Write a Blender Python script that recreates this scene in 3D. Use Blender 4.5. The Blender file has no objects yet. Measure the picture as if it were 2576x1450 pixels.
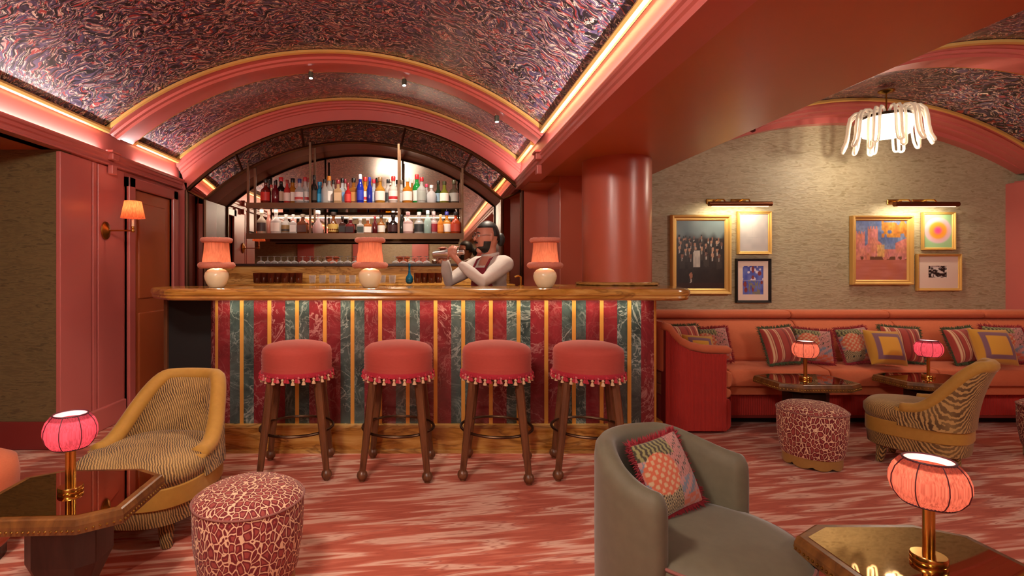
import bpy, math, random
from mathutils import Vector, Matrix, Euler
random.seed(7)
PI = math.pi
scene = bpy.context.scene
COL = scene.collection

# ---------------------------------------------------------------- camera
F, VX, VY, HC = 1300.0, 1085.0, 685.0, 1.2      # focal length in px, vanishing point, eye height
cam = bpy.data.cameras.new('camera')
cam.sensor_fit = 'HORIZONTAL'; cam.sensor_width = 36.0
cam.lens = 36.0 * F / 2576.0
cam.shift_x = (1288.0 - VX) / 2576.0
cam.shift_y = (VY - 725.0) / 2576.0
cam.clip_start = 0.05
camo = bpy.data.objects.new('camera', cam); COL.objects.link(camo)
camo.location = (0, 0, HC); camo.rotation_euler = (PI / 2, 0, 0)
scene.camera = camo

# ---------------------------------------------------------------- world, exposure
w = bpy.data.worlds.new('world'); scene.world = w; w.use_nodes = True
w.node_tree.nodes['Background'].inputs[0].default_value = (1.0, 0.75, 0.6, 1)
w.node_tree.nodes['Background'].inputs[1].default_value = 0.05
vs = scene.view_settings
vs.view_transform = 'Standard'; vs.look = 'None'; vs.gamma = 1.0; vs.use_curve_mapping = False
vs.exposure = 0.66

WARM = (1.0, 0.80, 0.60)
def area_light(name, loc, rot, sx, sy, power, color=WARM, spread=180):
    l = bpy.data.lights.new(name, 'AREA'); l.shape = 'RECTANGLE'; l.size = sx; l.size_y = sy
    l.energy = power; l.color = color; l.spread = math.radians(spread)
    o = bpy.data.objects.new(name, l); COL.objects.link(o); o.location = loc; o.rotation_euler = rot
    return o
def point_light(name, loc, power, color=WARM, radius=0.03, parent=None):
    l = bpy.data.lights.new(name, 'POINT'); l.energy = power; l.color = color; l.shadow_soft_size = radius
    o = bpy.data.objects.new(name, l); COL.objects.link(o); o.location = loc
    if parent: o.parent = parent
    return o
def spot_light(name, loc, target, power, angle=60, color=WARM, radius=0.03, blend=0.6):
    l = bpy.data.lights.new(name, 'SPOT'); l.energy = power; l.color = color; l.shadow_soft_size = radius
    l.spot_size = math.radians(angle); l.spot_blend = blend
    o = bpy.data.objects.new(name, l); COL.objects.link(o); o.location = loc
    o.rotation_euler = (Vector(target) - Vector(loc)).to_track_quat('-Z', 'Y').to_euler()
    return o

# soft fill from added chandeliers out of view (left bay twice, right bay once)
FILL_P = 165
point_light('chandelier_and_fill_light', (-0.82, 0.75, 2.52), FILL_P, (1.0, 0.88, 0.77), 0.22)
point_light('chandelier_and_fill_light', (-0.82, -1.75, 2.52), FILL_P * 0.8, (1.0, 0.88, 0.77), 0.22)
point_light('chandelier_and_fill_light', (3.65, 1.0, 2.36), FILL_P * 0.85, (1.0, 0.88, 0.77), 0.22)
point_light('chandelier_and_fill_light', (3.65, 4.10, 2.15), 10, (1.0, 0.84, 0.66), 0.035)  # lamp of the chandelier in view
# light strips lying in the trough behind the lower cornice moulding of the bar vault, shining up
for cx in (-2.510, 0.865):
    for y0, y1 in ((-3.0, 3.92), (4.42, 5.08)):
        area_light('cove_strip_light', (cx, (y0 + y1) / 2, 2.104), (0, math.radians(180), 0), 0.014, y1 - y0, 4.4 * (y1 - y0), (1.0, 0.9, 0.87))
# light strips built into the bar: under the counter nosing, under the bottle shelves
area_light('counter_strip_light', (-0.05, 3.40, 1.015), (0.0, 0, 0), 2.95, 0.02, 4.5, (1.0, 0.82, 0.6))
area_light('shelf_strip_light', (-0.73, 4.968, 1.818), (math.radians(25), 0, 0), 2.1, 0.012, 2.2, (1.0, 0.86, 0.74))

# ---------------------------------------------------------------- materials
def srgb(h):
    h = h.lstrip('#'); c = [int(h[i:i + 2], 16) / 255 for i in (0, 2, 4)]
    return tuple((x / 12.92 if x <= 0.04045 else ((x + 0.055) / 1.055) ** 2.4) for x in c) + (1.0,)
class NT:
    def __init__(s, name):
        s.m = bpy.data.materials.new(name); s.m.use_nodes = True
        s.t = s.m.node_tree; s.b = s.t.nodes['Principled BSDF']; s.out = s.t.nodes['Material Output']
    def n(s, typ, **kw):
        nd = s.t.nodes.new(typ)
        for k, v in kw.items():
            if k.startswith('i_'):
                key = k[2:]; key = int(key) if key.isdigit() else key.replace('_', ' ')
                s.inp(nd.inputs[key], v)
            else: setattr(nd, k, v)
        return nd
    def inp(s, sock, v):
        if hasattr(v, 'links') or isinstance(v, bpy.types.NodeSocket): s.t.links.new(v, sock)
        else: sock.default_value = v
    def math(s, op, a, b=0.0, c=0.0):
        nd = s.t.nodes.new('ShaderNodeMath'); nd.operation = op
        s.inp(nd.inputs[0], a); s.inp(nd.inputs[1], b); s.inp(nd.inputs[2], c); return nd.outputs[0]
    def coord(s, kind='Object', scale=(1, 1, 1), rot=(0, 0, 0), loc=(0, 0, 0)):
        tc = s.t.nodes.new('ShaderNodeTexCoord'); mp = s.t.nodes.new('ShaderNodeMapping')
        s.t.links.new(tc.outputs[kind], mp.inputs[0]); mp.inputs['Scale'].default_value = scale
        mp.inputs['Rotation'].default_value = rot; mp.inputs['Location'].default_value = loc
        return mp.outputs[0]
    def noise(s, vec, scale=5, detail=3, rough=0.5, dist=0.0, lac=2.0):
        nd = s.n('ShaderNodeTexNoise'); s.t.links.new(vec, nd.inputs['Vector'])
        nd.inputs['Scale'].default_value = scale; nd.inputs['Detail'].default_value = detail
        nd.inputs['Roughness'].default_value = rough; nd.inputs['Distortion'].default_value = dist
        return nd
    def ramp(s, fac, stops, interp='LINEAR'):
        nd = s.t.nodes.new('ShaderNodeValToRGB'); cr = nd.color_ramp; cr.interpolation = interp
        while len(cr.elements) < len(stops): cr.elements.new(0.5)
        for e, (p, c) in zip(cr.elements, stops):
            e.position = p; e.color = srgb(c) if isinstance(c, str) else ((c, c, c, 1) if not hasattr(c, '__len__') else c)
        s.t.links.new(fac, nd.inputs[0]); return nd.outputs[0]
    def mix(s, fac, a, b):
        nd = s.t.nodes.new('ShaderNodeMix'); nd.data_type = 'RGBA'
        s.inp(nd.inputs[0], fac)
        s.inp(nd.inputs[6], srgb(a) if isinstance(a, str) else a); s.inp(nd.inputs[7], srgb(b) if isinstance(b, str) else b)
        return nd.outputs[2]
    def bump(s, h, strength=0.3, dist=0.01):
        nd = s.t.nodes.new('ShaderNodeBump'); nd.inputs['Strength'].default_value = strength
        nd.inputs['Distance'].default_value = dist; s.t.links.new(h, nd.inputs['Height'])
        s.t.links.new(nd.outputs[0], s.b.inputs['Normal'])
    def set(s, **kw):
        for k, v in kw.items():
            v = srgb(v) if isinstance(v, str) else v
            s.inp(s.b.inputs[k.replace('_', ' ')], v)
        return s.m
M = {}
def plain(name, col, rough=0.5, metal=0.0, **kw):
    t = NT(name); M[name] = t.set(Base_Color=col, Roughness=rough, Metallic=metal, **kw); return M[name]

def paint(name, col, rough=0.32, var=0.06):
    t = NT(name); c = t.coord('Object'); nz = t.noise(c, 3.0, 2)
    base = srgb(col); d = tuple(x * (1 - var) for x in base[:3]) + (1,)
    u = tuple(min(1, x * (1 + var)) for x in base[:3]) + (1,)
    t.set(Base_Color=t.mix(nz.outputs[0], d, u), Roughness=rough, Coat_Weight=0.25, Coat_Roughness=0.25)
    t.bump(t.noise(c, 180, 2).outputs[0], 0.02, 0.002); M[name] = t.m
paint('red_paint', '#c2675f', 0.33)
paint('orange_paint', '#b86234', 0.34)
paint('column_paint', '#b85a42', 0.33)
paint('brown_paint', '#6d2f27', 0.4)
paint('base_red', '#7c2723', 0.4)
def metal(name, col, rough=0.25, scale=30):
    t = NT(name); c = t.coord('Object'); nz = t.noise(c, scale, 3)
    r = t.math('MULTIPLY_ADD', nz.outputs[0], 0.15, rough - 0.07)
    t.set(Base_Color=col, Metallic=1.0, Roughness=r); M[name] = t.m
plain('gold_trim', '#d8ae62', 0.42, 0.4); plain('inlay_gold', '#d99c48', 0.35, 0.35); metal('brass', '#c99b4d', 0.18); metal('bronze', '#5d4535', 0.35)
metal('dark_bronze', '#3b2c22', 0.4); metal('old_brass', '#a67c3a', 0.3); metal('chrome', '#cfcac6', 0.35)
metal('picture_tube', '#7a4c33', 0.45)

def vault_paper():
    t = NT('marbled_paper'); uv = t.coord('UV')
    warp = t.noise(uv, 2.6, 3, 0.6)
    off = t.n('ShaderNodeVectorMath', operation='MULTIPLY_ADD', i_0=warp.outputs[1], i_1=(0.45, 0.45, 0), i_2=uv)
    def m(sx, sy, loc=(0, 0, 0)):
        mp = t.n('ShaderNodeMapping'); t.t.links.new(off.outputs[0], mp.inputs[0])
        mp.inputs['Scale'].default_value = (sx, sy, 1); mp.inputs['Location'].default_value = loc; return mp.outputs[0]
    big = t.noise(uv, 1.3, 3).outputs[0]
    big2 = t.noise(uv, 2.1, 2).outputs[0]
    base = t.mix(t.ramp(t.noise(m(16, 32), 1.0, 3, 0.6).outputs[0], [(0.42, 0.0), (0.60, 1.0)]), '#261c22', t.mix(big2, '#43365c', '#6f6280'))
    base = t.mix(t.ramp(t.noise(m(20, 50, (9, 2, 0)), 1.0, 2).outputs[0], [(0.52, 0.0), (0.60, 1.0)]), base, '#120d10')
    redm = t.ramp(t.noise(m(19, 50, (3, 5, 0)), 1.0, 2.0, 0.55).outputs[0], [(0.57, 0.0), (0.61, 1.0)])
    base = t.mix(redm, base, t.mix(big, '#8c2b30', '#b8463f'))
    pk = t.ramp(t.noise(m(32, 80, (13, 1, 0)), 1.0, 2.0, 0.5).outputs[0], [(0.60, 0.0), (0.64, 1.0)])
    base = t.mix(pk, base, '#c4968e')
    cr = t.noise(m(28, 76, (1, 17, 0)), 1.0, 2.5, 0.6).outputs[0]
    line = t.ramp(t.math('ABSOLUTE', t.math('SUBTRACT', cr, 0.5)), [(0.014, 1.0), (0.036, 0.0)])
    gate = t.ramp(t.noise(m(24, 40, (4, 4, 0)), 1.0, 2).outputs[0], [(0.51, 0.0), (0.56, 1.0)])
    base = t.mix(t.math('MULTIPLY', line, gate), base, '#f2dcc4')
    t.set(Base_Color=base, Roughness=0.36, Coat_Weight=0.5, Coat_Roughness=0.28); M['vault'] = t.m
vault_paper()

def tan_paper(key, A, B, Cc, D):
    t = NT(key + '_wallpaper'); c = t.coord('Object')
    wv = t.n('ShaderNodeTexNoise'); st = t.coord('Object', (5, 5, 24)); t.t.links.new(st, wv.inputs['Vector'])
    wv.inputs['Scale'].default_value = 2.2; wv.inputs['Detail'].default_value = 5; wv.inputs['Distortion'].default_value = 0.9
    big = t.noise(c, 1.1, 3).outputs[0]
    col = t.mix(big, A, B)
    col = t.mix(t.ramp(wv.outputs[0], [(0.40, 0.0), (0.54, 0.8)]), col, Cc)
    col = t.mix(t.ramp(wv.outputs[0], [(0.54, 0.0), (0.66, 0.75)]), col, D)
    t.set(Base_Color=col, Roughness=0.5, Sheen_Weight=0.15); t.bump(wv.outputs[0], 0.6, 0.01); M[key] = t.m
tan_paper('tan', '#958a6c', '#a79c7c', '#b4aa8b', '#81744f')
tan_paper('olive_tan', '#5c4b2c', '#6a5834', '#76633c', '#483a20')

def carpet():
    t = NT('flame_carpet'); c = t.coord('Object')
    sep = t.n('ShaderNodeSeparateXYZ', i_0=c); x, y = sep.outputs[0], sep.outputs[1]
    yw = t.math('SUBTRACT', y, t.math('MULTIPLY', x, 0.16))
    def n1(sx, sy, det, off=0.0):
        cb = t.n('ShaderNodeCombineXYZ', i_0=t.math('MULTIPLY_ADD', x, sx * 1.5, off), i_1=t.math('MULTIPLY', yw, sy), i_2=off)
        return t.noise(cb.outputs[0], 1.0, det, 0.62).outputs[0]
    jag = n1(0.6, 11.5, 2.0); jag2 = n1(1.4, 38.0, 3.0, 7.3)
    tri = t.math('ABSOLUTE', t.math('SUBTRACT', t.math('FRACT', t.math('MULTIPLY', yw, 6.4)), 0.5))
    ph = t.math('MULTIPLY_ADD', x, 9.0, t.math('MULTIPLY', jag, 19.0))
    ph = t.math('ADD', ph, t.math('MULTIPLY', tri, 5.0))
    ph = t.math('ADD', ph, t.math('MULTIPLY', jag2, 5.0))
    s = t.math('MULTIPLY_ADD', t.math('SINE', ph), 0.5, 0.5)
    s = t.ramp(s, [(0.05, 0.0), (0.5, 0.5), (0.95, 1.0)])
    col = t.ramp(s, [(0.05, '#a94c34'), (0.3, '#b45841'), (0.55, '#bc6850'), (0.78, '#c58370'), (0.97, '#d19f89')])
    grain = t.math('SINE', t.math('MULTIPLY', ph, 5.0))
    gm = t.math('MULTIPLY', t.ramp(grain, [(0.55, 0.0), (1.0, 1.0)]), t.ramp(n1(1.1, 2.6, 2, 3.1), [(0.38, 0.1), (0.55, 0.7)]))
    col = t.mix(gm, col, '#96402f')
    t.set(Base_Color=col, Roughness=0.95, Sheen_Weight=0.05)
    t.bump(t.noise(c, 420, 2).outputs[0], 0.35, 0.004); M['carpet'] = t.m
carpet()

def marble(name, dark, mid, vein):
    t = NT(name); tc = t.n('ShaderNodeTexCoord'); oi = t.n('ShaderNodeObjectInfo')
    c = t.n('ShaderNodeVectorMath', operation='MULTIPLY_ADD', i_0=oi.outputs['Random'], i_1=(37.0, 11.0, 23.0), i_2=tc.outputs['Object']).outputs[0]
    nz = t.noise(c, 5.0, 6, 0.65, 1.2).outputs[0]
    col = t.mix(t.ramp(nz, [(0.3, 0.0), (0.7, 1.0)]), dark, mid)
    v1 = t.ramp(t.math('ABSOLUTE', t.math('SUBTRACT', t.noise(c, 3.2, 4, 0.6, 1.6).outputs[0], 0.5)), [(0.0, 1.0), (0.022, 0.0)])
    v2 = t.ramp(t.math('ABSOLUTE', t.math('SUBTRACT', t.noise(c, 9.0, 4, 0.6, 1.0).outputs[0], 0.5)), [(0.0, 0.6), (0.02, 0.0)])
    gate = t.ramp(t.noise(c, 2.2, 2).outputs[0], [(0.42, 0.1), (0.62, 0.85)])
    vv = t.math('MULTIPLY', t.math('MAXIMUM', v1, v2), gate)
    t.set(Base_Color=t.mix(vv, col, vein), Roughness=0.22, Coat_Weight=0.3); M[name] = t.m
marble('red_marble', '#5e1a1e', '#84292f', '#b9837c')
marble('green_marble', '#243130', '#4f5f5b', '#a3aba2')
def onyx(name, a, b, c_, rough=0.16):
    t = NT(name); c = t.coord('Object', (1.4, 3.0, 9.0))
    nz = t.noise(c, 1.6, 6, 0.62, 1.4).outputs[0]
    col = t.ramp(nz, [(0.25, a), (0.5, b), (0.75, c_)])
    vn = t.ramp(t.math('ABSOLUTE', t.math('SUBTRACT', t.noise(c, 0.9, 4, 0.6, 1.0).outputs[0], 0.5)), [(0.0, 0.6), (0.03, 0.0)])
    t.set(Base_Color=t.mix(vn, col, '#5e3214'), Roughness=rough, Coat_Weight=0.4, Coat_Roughness=0.05); M[name] = t.m
onyx('onyx', '#83501c', '#b57c34', '#d6a75e')
onyx('onyx_pale', '#8d5a24', '#b98a48', '#d2ab6a')
def wood(name, a, b, rough=0.35):
    t = NT(name); c = t.coord('Object', (14, 14, 1.6)); nz = t.noise(c, 2.0, 5, 0.6, 0.8).outputs[0]
    t.set(Base_Color=t.mix(t.ramp(nz, [(0.3, 0.0), (0.7, 1.0)]), a, b), Roughness=rough); t.bump(nz, 0.06, 0.003); M[name] = t.m
wood('walnut', '#4a2817', '#7a4a2c'); wood('dark_wood', '#1f100b', '#38201a', 0.3); wood('table_edge', '#4f2d14', '#7d4f24', 0.3)

def fabric(name, a, b, scale=90, rough=0.85, sheen=0.3, stretch=(1, 1, 1), bump=0.15):
    t = NT(name); c = t.coord('Object', stretch); nz = t.noise(c, scale, 3).outputs[0]
    lg = t.noise(t.coord('Object'), 5, 2).outputs[0]
    col = t.mix(t.math('MULTIPLY_ADD', nz, 0.6, t.math('MULTIPLY', lg, 0.4)), a, b)
    t.set(Base_Color=col, Roughness=rough, Sheen_Weight=sheen * 0.4, Sheen_Roughness=0.4); t.bump(nz, bump, 0.003); M[name] = t.m
fabric('coral_fabric', '#b9562f', '#cf7048', 60, 0.85, 0.3, (1, 1, 6))
fabric('stool_fabric', '#a5382c', '#bd4f40', 40, 0.85, 0.3, (1, 1, 14))
fabric('green_velvet', '#534b38', '#6e654e', 30, 0.7, 0.55)
fabric('mustard_velvet', '#9c6c1f', '#bb8a35', 40, 0.75, 0.4)
fabric('mustard_base', '#8f6128', '#a67838', 50)
fabric('red_bullion', '#8c160c', '#c22c1c', 26, 0.8, 0.3, (9, 9, 0.25), 0.6)
fabric('fringe_red', '#7c1420', '#a4242f', 60); fabric('fringe_green', '#2f3a24', '#55633e', 60)
fabric('tassel_red', '#9a1424', '#c0273a', 80); fabric('tassel_cream', '#c79a70', '#e2bf97', 80); fabric('tassel_pink', '#b9505a', '#d87a74', 80)
fabric('shade_fur', '#b9604a', '#d78b74', 120); fabric('yellow_linen', '#b38325', '#cf9f3c', 120)
fabric('shirt_cloth', '#b9aca3', '#cfc4bb', 60, 0.9, 0.1); fabric('apron_cloth', '#6d0f1f', '#8c1a2c', 60); fabric('trouser_cloth', '#1c1a1e', '#2a272c', 60)
fabric('hair', '#100b09', '#21160f', 160, 0.5, 0.1)
fabric('pink_piping', '#7c4a42', '#94584c', 90)

def leopard(name, cream, ring, mid, scale):
    t = NT(name); c = t.coord('Object', (1.15, 1.15, .8))
    wn = t.noise(c, 14, 2); wv = t.n('ShaderNodeVectorMath', operation='MULTIPLY_ADD', i_0=wn.outputs[1], i_1=(0.034, 0.034, 0.034), i_2=c)
    v = t.n('ShaderNodeTexVoronoi', feature='DISTANCE_TO_EDGE'); t.t.links.new(wv.outputs[0], v.inputs['Vector']); v.inputs['Scale'].default_value = scale
    v.inputs['Randomness'].default_value = 0.85
    d = v.outputs[0]
    brk = t.noise(c, scale * 2.2, 1).outputs[0]
    inner = t.ramp(d, [(0.22, 0.0), (0.25, 1.0)])
    inner = t.math('MULTIPLY', inner, 0.85)
    col = t.mix(inner, ring, mid)
    gap = t.ramp(t.math('MULTIPLY_ADD', brk, 0.10, d), [(0.098, 0.0), (0.118, 1.0)])
    col = t.mix(gap, cream, col)
    t.set(Base_Color=col, Roughness=0.8, Sheen_Weight=0.08); t.bump(d, 0.1, 0.002); M[name] = t.m
leopard('leopard', '#e0b892', '#6c0e15', '#9c4238', 38)

def moire(name):
    t = NT(name); c = t.coord('Object', (1, 1, 1))
    sep = t.n('ShaderNodeSeparateXYZ', i_0=c)
    n1 = t.noise(c, 7, 2, 0.5).outputs[0]; n2 = t.noise(c, 45, 2).outputs[0]
    ph = t.math('MULTIPLY_ADD', sep.outputs[0], 560, t.math('MULTIPLY', n1, 23))
    ph = t.math('ADD', ph, t.math('MULTIPLY', n2, 5.5))
    ph = t.math('ADD', ph, t.math('MULTIPLY_ADD', sep.outputs[1], 330, t.math('MULTIPLY', sep.outputs[2], 140)))
    s = t.math('MULTIPLY_ADD', t.math('SINE', ph), 0.5, 0.5)
    k = t.ramp(n1, [(0.3, 0.6), (0.6, 1.0)])
    col = t.mix(t.math('MULTIPLY', t.ramp(s, [(0.32, 0.0), (0.55, 1.0)]), k), '#b48c50', '#4a2e0c')
    t.set(Base_Color=col, Roughness=0.8, Sheen_Weight=0.1); t.bump(s, 0.1, 0.002); M[name] = t.m
moire('moire')

def vcol(name, rough=0.7, sheen=0.0):
    t = NT(name); a = t.n('ShaderNodeAttribute', attribute_name='Col')
    t.set(Base_Color=a.outputs['Color'], Roughness=rough, Sheen_Weight=sheen); M[name] = t.m
vcol('print', 0.35); vcol('woven', 0.9, 0.2)

def mirror_mat(name, tint, rough=0.03):
    t = NT(name); c = t.coord('Object'); nz = t.noise(c, 2.5, 4, 0.6).outputs[0]
    t.set(Base_Color=tint, Metallic=1.0, Roughness=t.ramp(nz, [(0.4, rough), (0.8, rough + 0.025)])); M[name] = t.m
mirror_mat('mirror', '#bcae9f', 0.012)
mirror_mat('table_glass', '#c2a274', 0.015)

def glass(name, tint, clear=0.5, rough=0.06):
    t = NT(name); tr = t.n('ShaderNodeBsdfTransparent'); tr.inputs[0].default_value = srgb(tint)
    t.set(Base_Color=tint, Roughness=rough, Coat_Weight=0.3)
    fr = t.n('ShaderNodeLayerWeight'); fr.inputs[0].default_value = 0.45
    fac = t.math('MAXIMUM', t.math('SUBTRACT', 1.0, clear), fr.outputs['Facing'])
    mx = t.n('ShaderNodeMixShader'); t.inp(mx.inputs[0], fac)
    t.t.links.new(tr.outputs[0], mx.inputs[1]); t.t.links.new(t.b.outputs[0], mx.inputs[2])
    t.t.links.new(mx.outputs[0], t.out.inputs[0]); M[name] = t.m; return t.m

def shade_mat(name, col, glow, emit=0.6, trans=0.6):
    t = NT(name); tl = t.n('ShaderNodeBsdfTranslucent'); tl.inputs[0].default_value = srgb(glow)
    c = t.coord('Object', (1, 1, 0.02)); nz = t.ramp(t.noise(c, 240, 2).outputs[0], [(0.35, 0.0), (0.65, 1.0)])
    dk = tuple(x * 0.42 for x in srgb(glow)[:3]) + (1,)
    t.t.links.new(t.mix(nz, dk, glow), tl.inputs[0])
    t.set(Base_Color=col, Roughness=0.8, Emission_Color=glow, Emission_Strength=emit)
    mx = t.n('ShaderNodeMixShader'); mx.inputs[0].default_value = trans
    t.t.links.new(t.b.outputs[0], mx.inputs[1]); t.t.links.new(tl.outputs[0], mx.inputs[2])
    t.t.links.new(mx.outputs[0], t.out.inputs[0]); M[name] = t.m
shade_mat('pink_shade', '#c84a5c', '#ee7086', 0.02, 0.5)
shade_mat('coral_shade', '#c8604a', '#ee9078', 0.02, 0.5)
shade_mat('bar_shade', '#b9634a', '#dc8668', 0.0, 0.42)
shade_mat('sconce_shade', '#d0603a', '#e07a4c', 0.03, 0.5)
shade_mat('ceramic_lit', '#e0cfa0', '#ffe0a0', 0.08, 0.3)
def emis(name, col, s):
    t = NT(name); M[name] = t.set(Base_Color=col, Emission_Color=col, Emission_Strength=s)
emis('diffuser_glow', '#fff0dc', 3.2); emis('lamp_glow', '#ffe9cf', 1.5); emis('strip_glow', '#ffe2c0', 1.2); emis('white_lining', '#cfb6ba', 0.03); emis('lens_glow', '#ffffff', 14.0)
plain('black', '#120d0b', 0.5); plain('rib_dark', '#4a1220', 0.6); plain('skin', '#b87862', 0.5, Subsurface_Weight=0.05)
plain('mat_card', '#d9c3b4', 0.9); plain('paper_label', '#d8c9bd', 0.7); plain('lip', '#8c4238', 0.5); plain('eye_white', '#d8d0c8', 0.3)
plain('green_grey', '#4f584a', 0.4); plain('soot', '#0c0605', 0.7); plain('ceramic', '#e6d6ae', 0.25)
t_ = NT('chandelier_glass'); t_.set(Base_Color='#f3e4cf', Roughness=0.12, Transmission_Weight=0.35, Emission_Color='#fff0d8', Emission_Strength=0.07, IOR=1.4); M['ch_glass'] = t_.m

# ---------------------------------------------------------------- mesh helpers
def lerp(a, b, t): return a + (b - a) * t
def smooth01(t): t = max(0, min(1, t)); return t * t * (3 - 2 * t)
class MB:
    def __init__(s): s.v = []; s.f = []; s.uv = None; s.col = None
    def add(s, vs, fs):
        o = len(s.v); s.v += [tuple(p) for p in vs]; s.f += [tuple(i + o for i in f) for f in fs]; return s
    def box(s, x0, x1, y0, y1, z0, z1):
        return s.add([(x0, y0, z0), (x1, y0, z0), (x1, y1, z0), (x0, y1, z0), (x0, y0, z1), (x1, y0, z1), (x1, y1, z1), (x0, y1, z1)],
                     [(0, 3, 2, 1), (4, 5, 6, 7), (0, 1, 5, 4), (1, 2, 6, 5), (2, 3, 7, 6), (3, 0, 4, 7)])
    def prism(s, pts, z0, z1):
        n = len(pts)
        return s.add([(x, y, z0) for x, y in pts] + [(x, y, z1) for x, y in pts],
                     [tuple(range(n - 1, -1, -1)), tuple(range(n, 2 * n))] + [(i, (i + 1) % n, n + (i + 1) % n, n + i) for i in range(n)])
    def loops(s, L, closed=True, cap0=True, cap1=True):
        n = len(L[0]); vs = [p for l in L for p in l]; fs = []
        for a in range(len(L) - 1):
            for i in range(n if closed else n - 1):
                j = (i + 1) % n; fs.append((a * n + i, a * n + j, (a + 1) * n + j, (a + 1) * n + i))
        if cap0: fs.append(tuple(range(n - 1, -1, -1)))
        if cap1: fs.append(tuple(range((len(L) - 1) * n, len(L) * n)))
        return s.add(vs, fs)
    def lathe(s, prof, n=24, c=(0, 0, 0), sx=1.0, sy=1.0, cap0=True, cap1=True):
        L = [[(c[0] + sx * r * math.cos(2 * PI * i / n), c[1] + sy * r * math.sin(2 * PI * i / n), c[2] + z) for i in range(n)] for r, z in prof]
        return s.loops(L, True, cap0, cap1)
    def tube(s, path, r, n=8, closed=False, sq=1.0):
        P = [Vector(p) for p in path]; m = len(P); R = r if hasattr(r, '__len__') else [r] * m
        L = []; up = Vector((0, 0, 1)); prev = None
        for i in range(m):
            a = P[(i - 1) % m] if (closed or i > 0) else P[i]; b = P[(i + 1) % m] if (closed or i < m - 1) else P[i]
            t = (b - a); t = t.normalized() if t.length > 1e-9 else Vector((0, 0, 1))
            if prev is None:
                u = t.cross(up); u = u.normalized() if u.length > 1e-3 else t.cross(Vector((1, 0, 0))).normalized()
            else:
                u = prev - t * prev.dot(t); u = u.normalized() if u.length > 1e-6 else t.cross(up).normalized()
            prev = u; v = t.cross(u)
            L.append([P[i] + (u * math.cos(2 * PI * k / n) + v * math.sin(2 * PI * k / n) * sq) * R[i] for k in range(n)])
        if closed: L.append(L[0]); return s.loops(L, True, False, False)
        return s.loops(L)
    def ball(s, c, rx, ry=None, rz=None, n=12, m=8):
        ry = ry or rx; rz = rz or rx
        L = [[(c[0] + rx * math.sin(PI * (j + 0.02) / (m + 0.04)) * math.cos(2 * PI * i / n), c[1] + ry * math.sin(PI * (j + 0.02) / (m + 0.04)) * math.sin(2 * PI * i / n),
               c[2] - rz * math.cos(PI * (j + 0.02) / (m + 0.04))) for i in range(n)] for j in range(m + 1)]
        return s.loops(L)
    def limb(s, P, R, n=12):
        # tapered capsule chain: tube with rounded ends
        P = [Vector(p) for p in P]; d0 = (P[0] - P[1]).normalized(); d1 = (P[-1] - P[-2]).normalized()
        pp = [P[0] + d0 * R[0] * k for k in (0.97, 0.7)] + P + [P[-1] + d1 * R[-1] * k for k in (0.7, 0.97)]
        rr = [R[0] * 0.24, R[0] * 0.71] + list(R) + [R[-1] * 0.71, R[-1] * 0.24]
        return s.tube(pp, rr, n)
    def build(s, name, mat, parent=None, smooth=False, bevel=0.0, sharp=35, seg=2, sub=0, loc=None, rot=None):
        me = bpy.data.meshes.new(name); me.from_pydata(s.v, [], s.f)
        if s.uv:
            ul = me.uv_layers.new(name='UVMap')
            for li, l in enumerate(me.loops): ul.data[li].uv = s.uv[l.vertex_index]
        if s.col:
            ca = me.color_attributes.new('Col', 'FLOAT_COLOR', 'POINT')
            ca.data.foreach_set('color', [x for c in s.col for x in c])
        me.materials.append(M[mat] if isinstance(mat, str) else mat)
        if smooth:
            me.polygons.foreach_set('use_smooth', [True] * len(me.polygons))
            if sharp: me.set_sharp_from_angle(angle=math.radians(sharp))
        me.update()
        o = bpy.data.objects.new(name, me); COL.objects.link(o)
        if parent: o.parent = parent
        if loc: o.location = loc
        if rot: o.rotation_euler = rot
        if bevel:
            b = o.modifiers.new('bevel', 'BEVEL'); b.width = bevel; b.segments = seg; b.limit_method = 'ANGLE'; b.angle_limit = math.radians(40)
            b.harden_normals = False
        if sub:
            d = o.modifiers.new('sub', 'SUBSURF'); d.levels = sub; d.render_levels = sub
        return o
def inst(mesh, name, parent=None, loc=(0, 0, 0), rot=(0, 0, 0), mat=None):
    o = bpy.data.objects.new(name, mesh); COL.objects.link(o); o.location = loc; o.rotation_euler = rot
    if parent: o.parent = parent
    return o
def thing(name, label, cat, loc=(0, 0, 0), rz=0, group=None):
    o = bpy.data.objects.new(name, None); COL.objects.link(o); o.location = loc; o.rotation_euler = (0, 0, rz)
    o.empty_display_size = 0.05; return tag(o, label, cat, group)
def tag(o, label, cat, group=None):
    o['label'] = label; o['category'] = cat
    if group: o['group'] = group
    return o
def struct(o, label=None):
    o['kind'] = 'structure'
    if label: o['label'] = label
    return o
def copy_tree(o, parent=None):
    c = o.copy(); COL.objects.link(c); c.parent = parent
    for ch in list(o.children): copy_tree(ch, c)
    return c
def at(px, py, Y): return Vector(((px - VX) * Y / F, Y, HC - (py - VY) * Y / F))
ORD = ['leftmost', 'second', 'third', 'fourth', 'fifth', 'sixth', 'seventh', 'eighth', 'ninth', 'tenth', 'eleventh', 'twelfth', 'thirteenth', 'fourteenth',
       'fifteenth', 'sixteenth', 'seventeenth', 'eighteenth', 'nineteenth', 'twentieth', 'twenty-first', 'twenty-second', 'twenty-third', 'twenty-fourth',
       'twenty-fifth', 'twenty-sixth', 'twenty-seventh', 'twenty-eighth', 'twenty-ninth', 'thirtieth', 'thirty-first', 'thirty-second', 'thirty-third', 'thirty-fourth']

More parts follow.
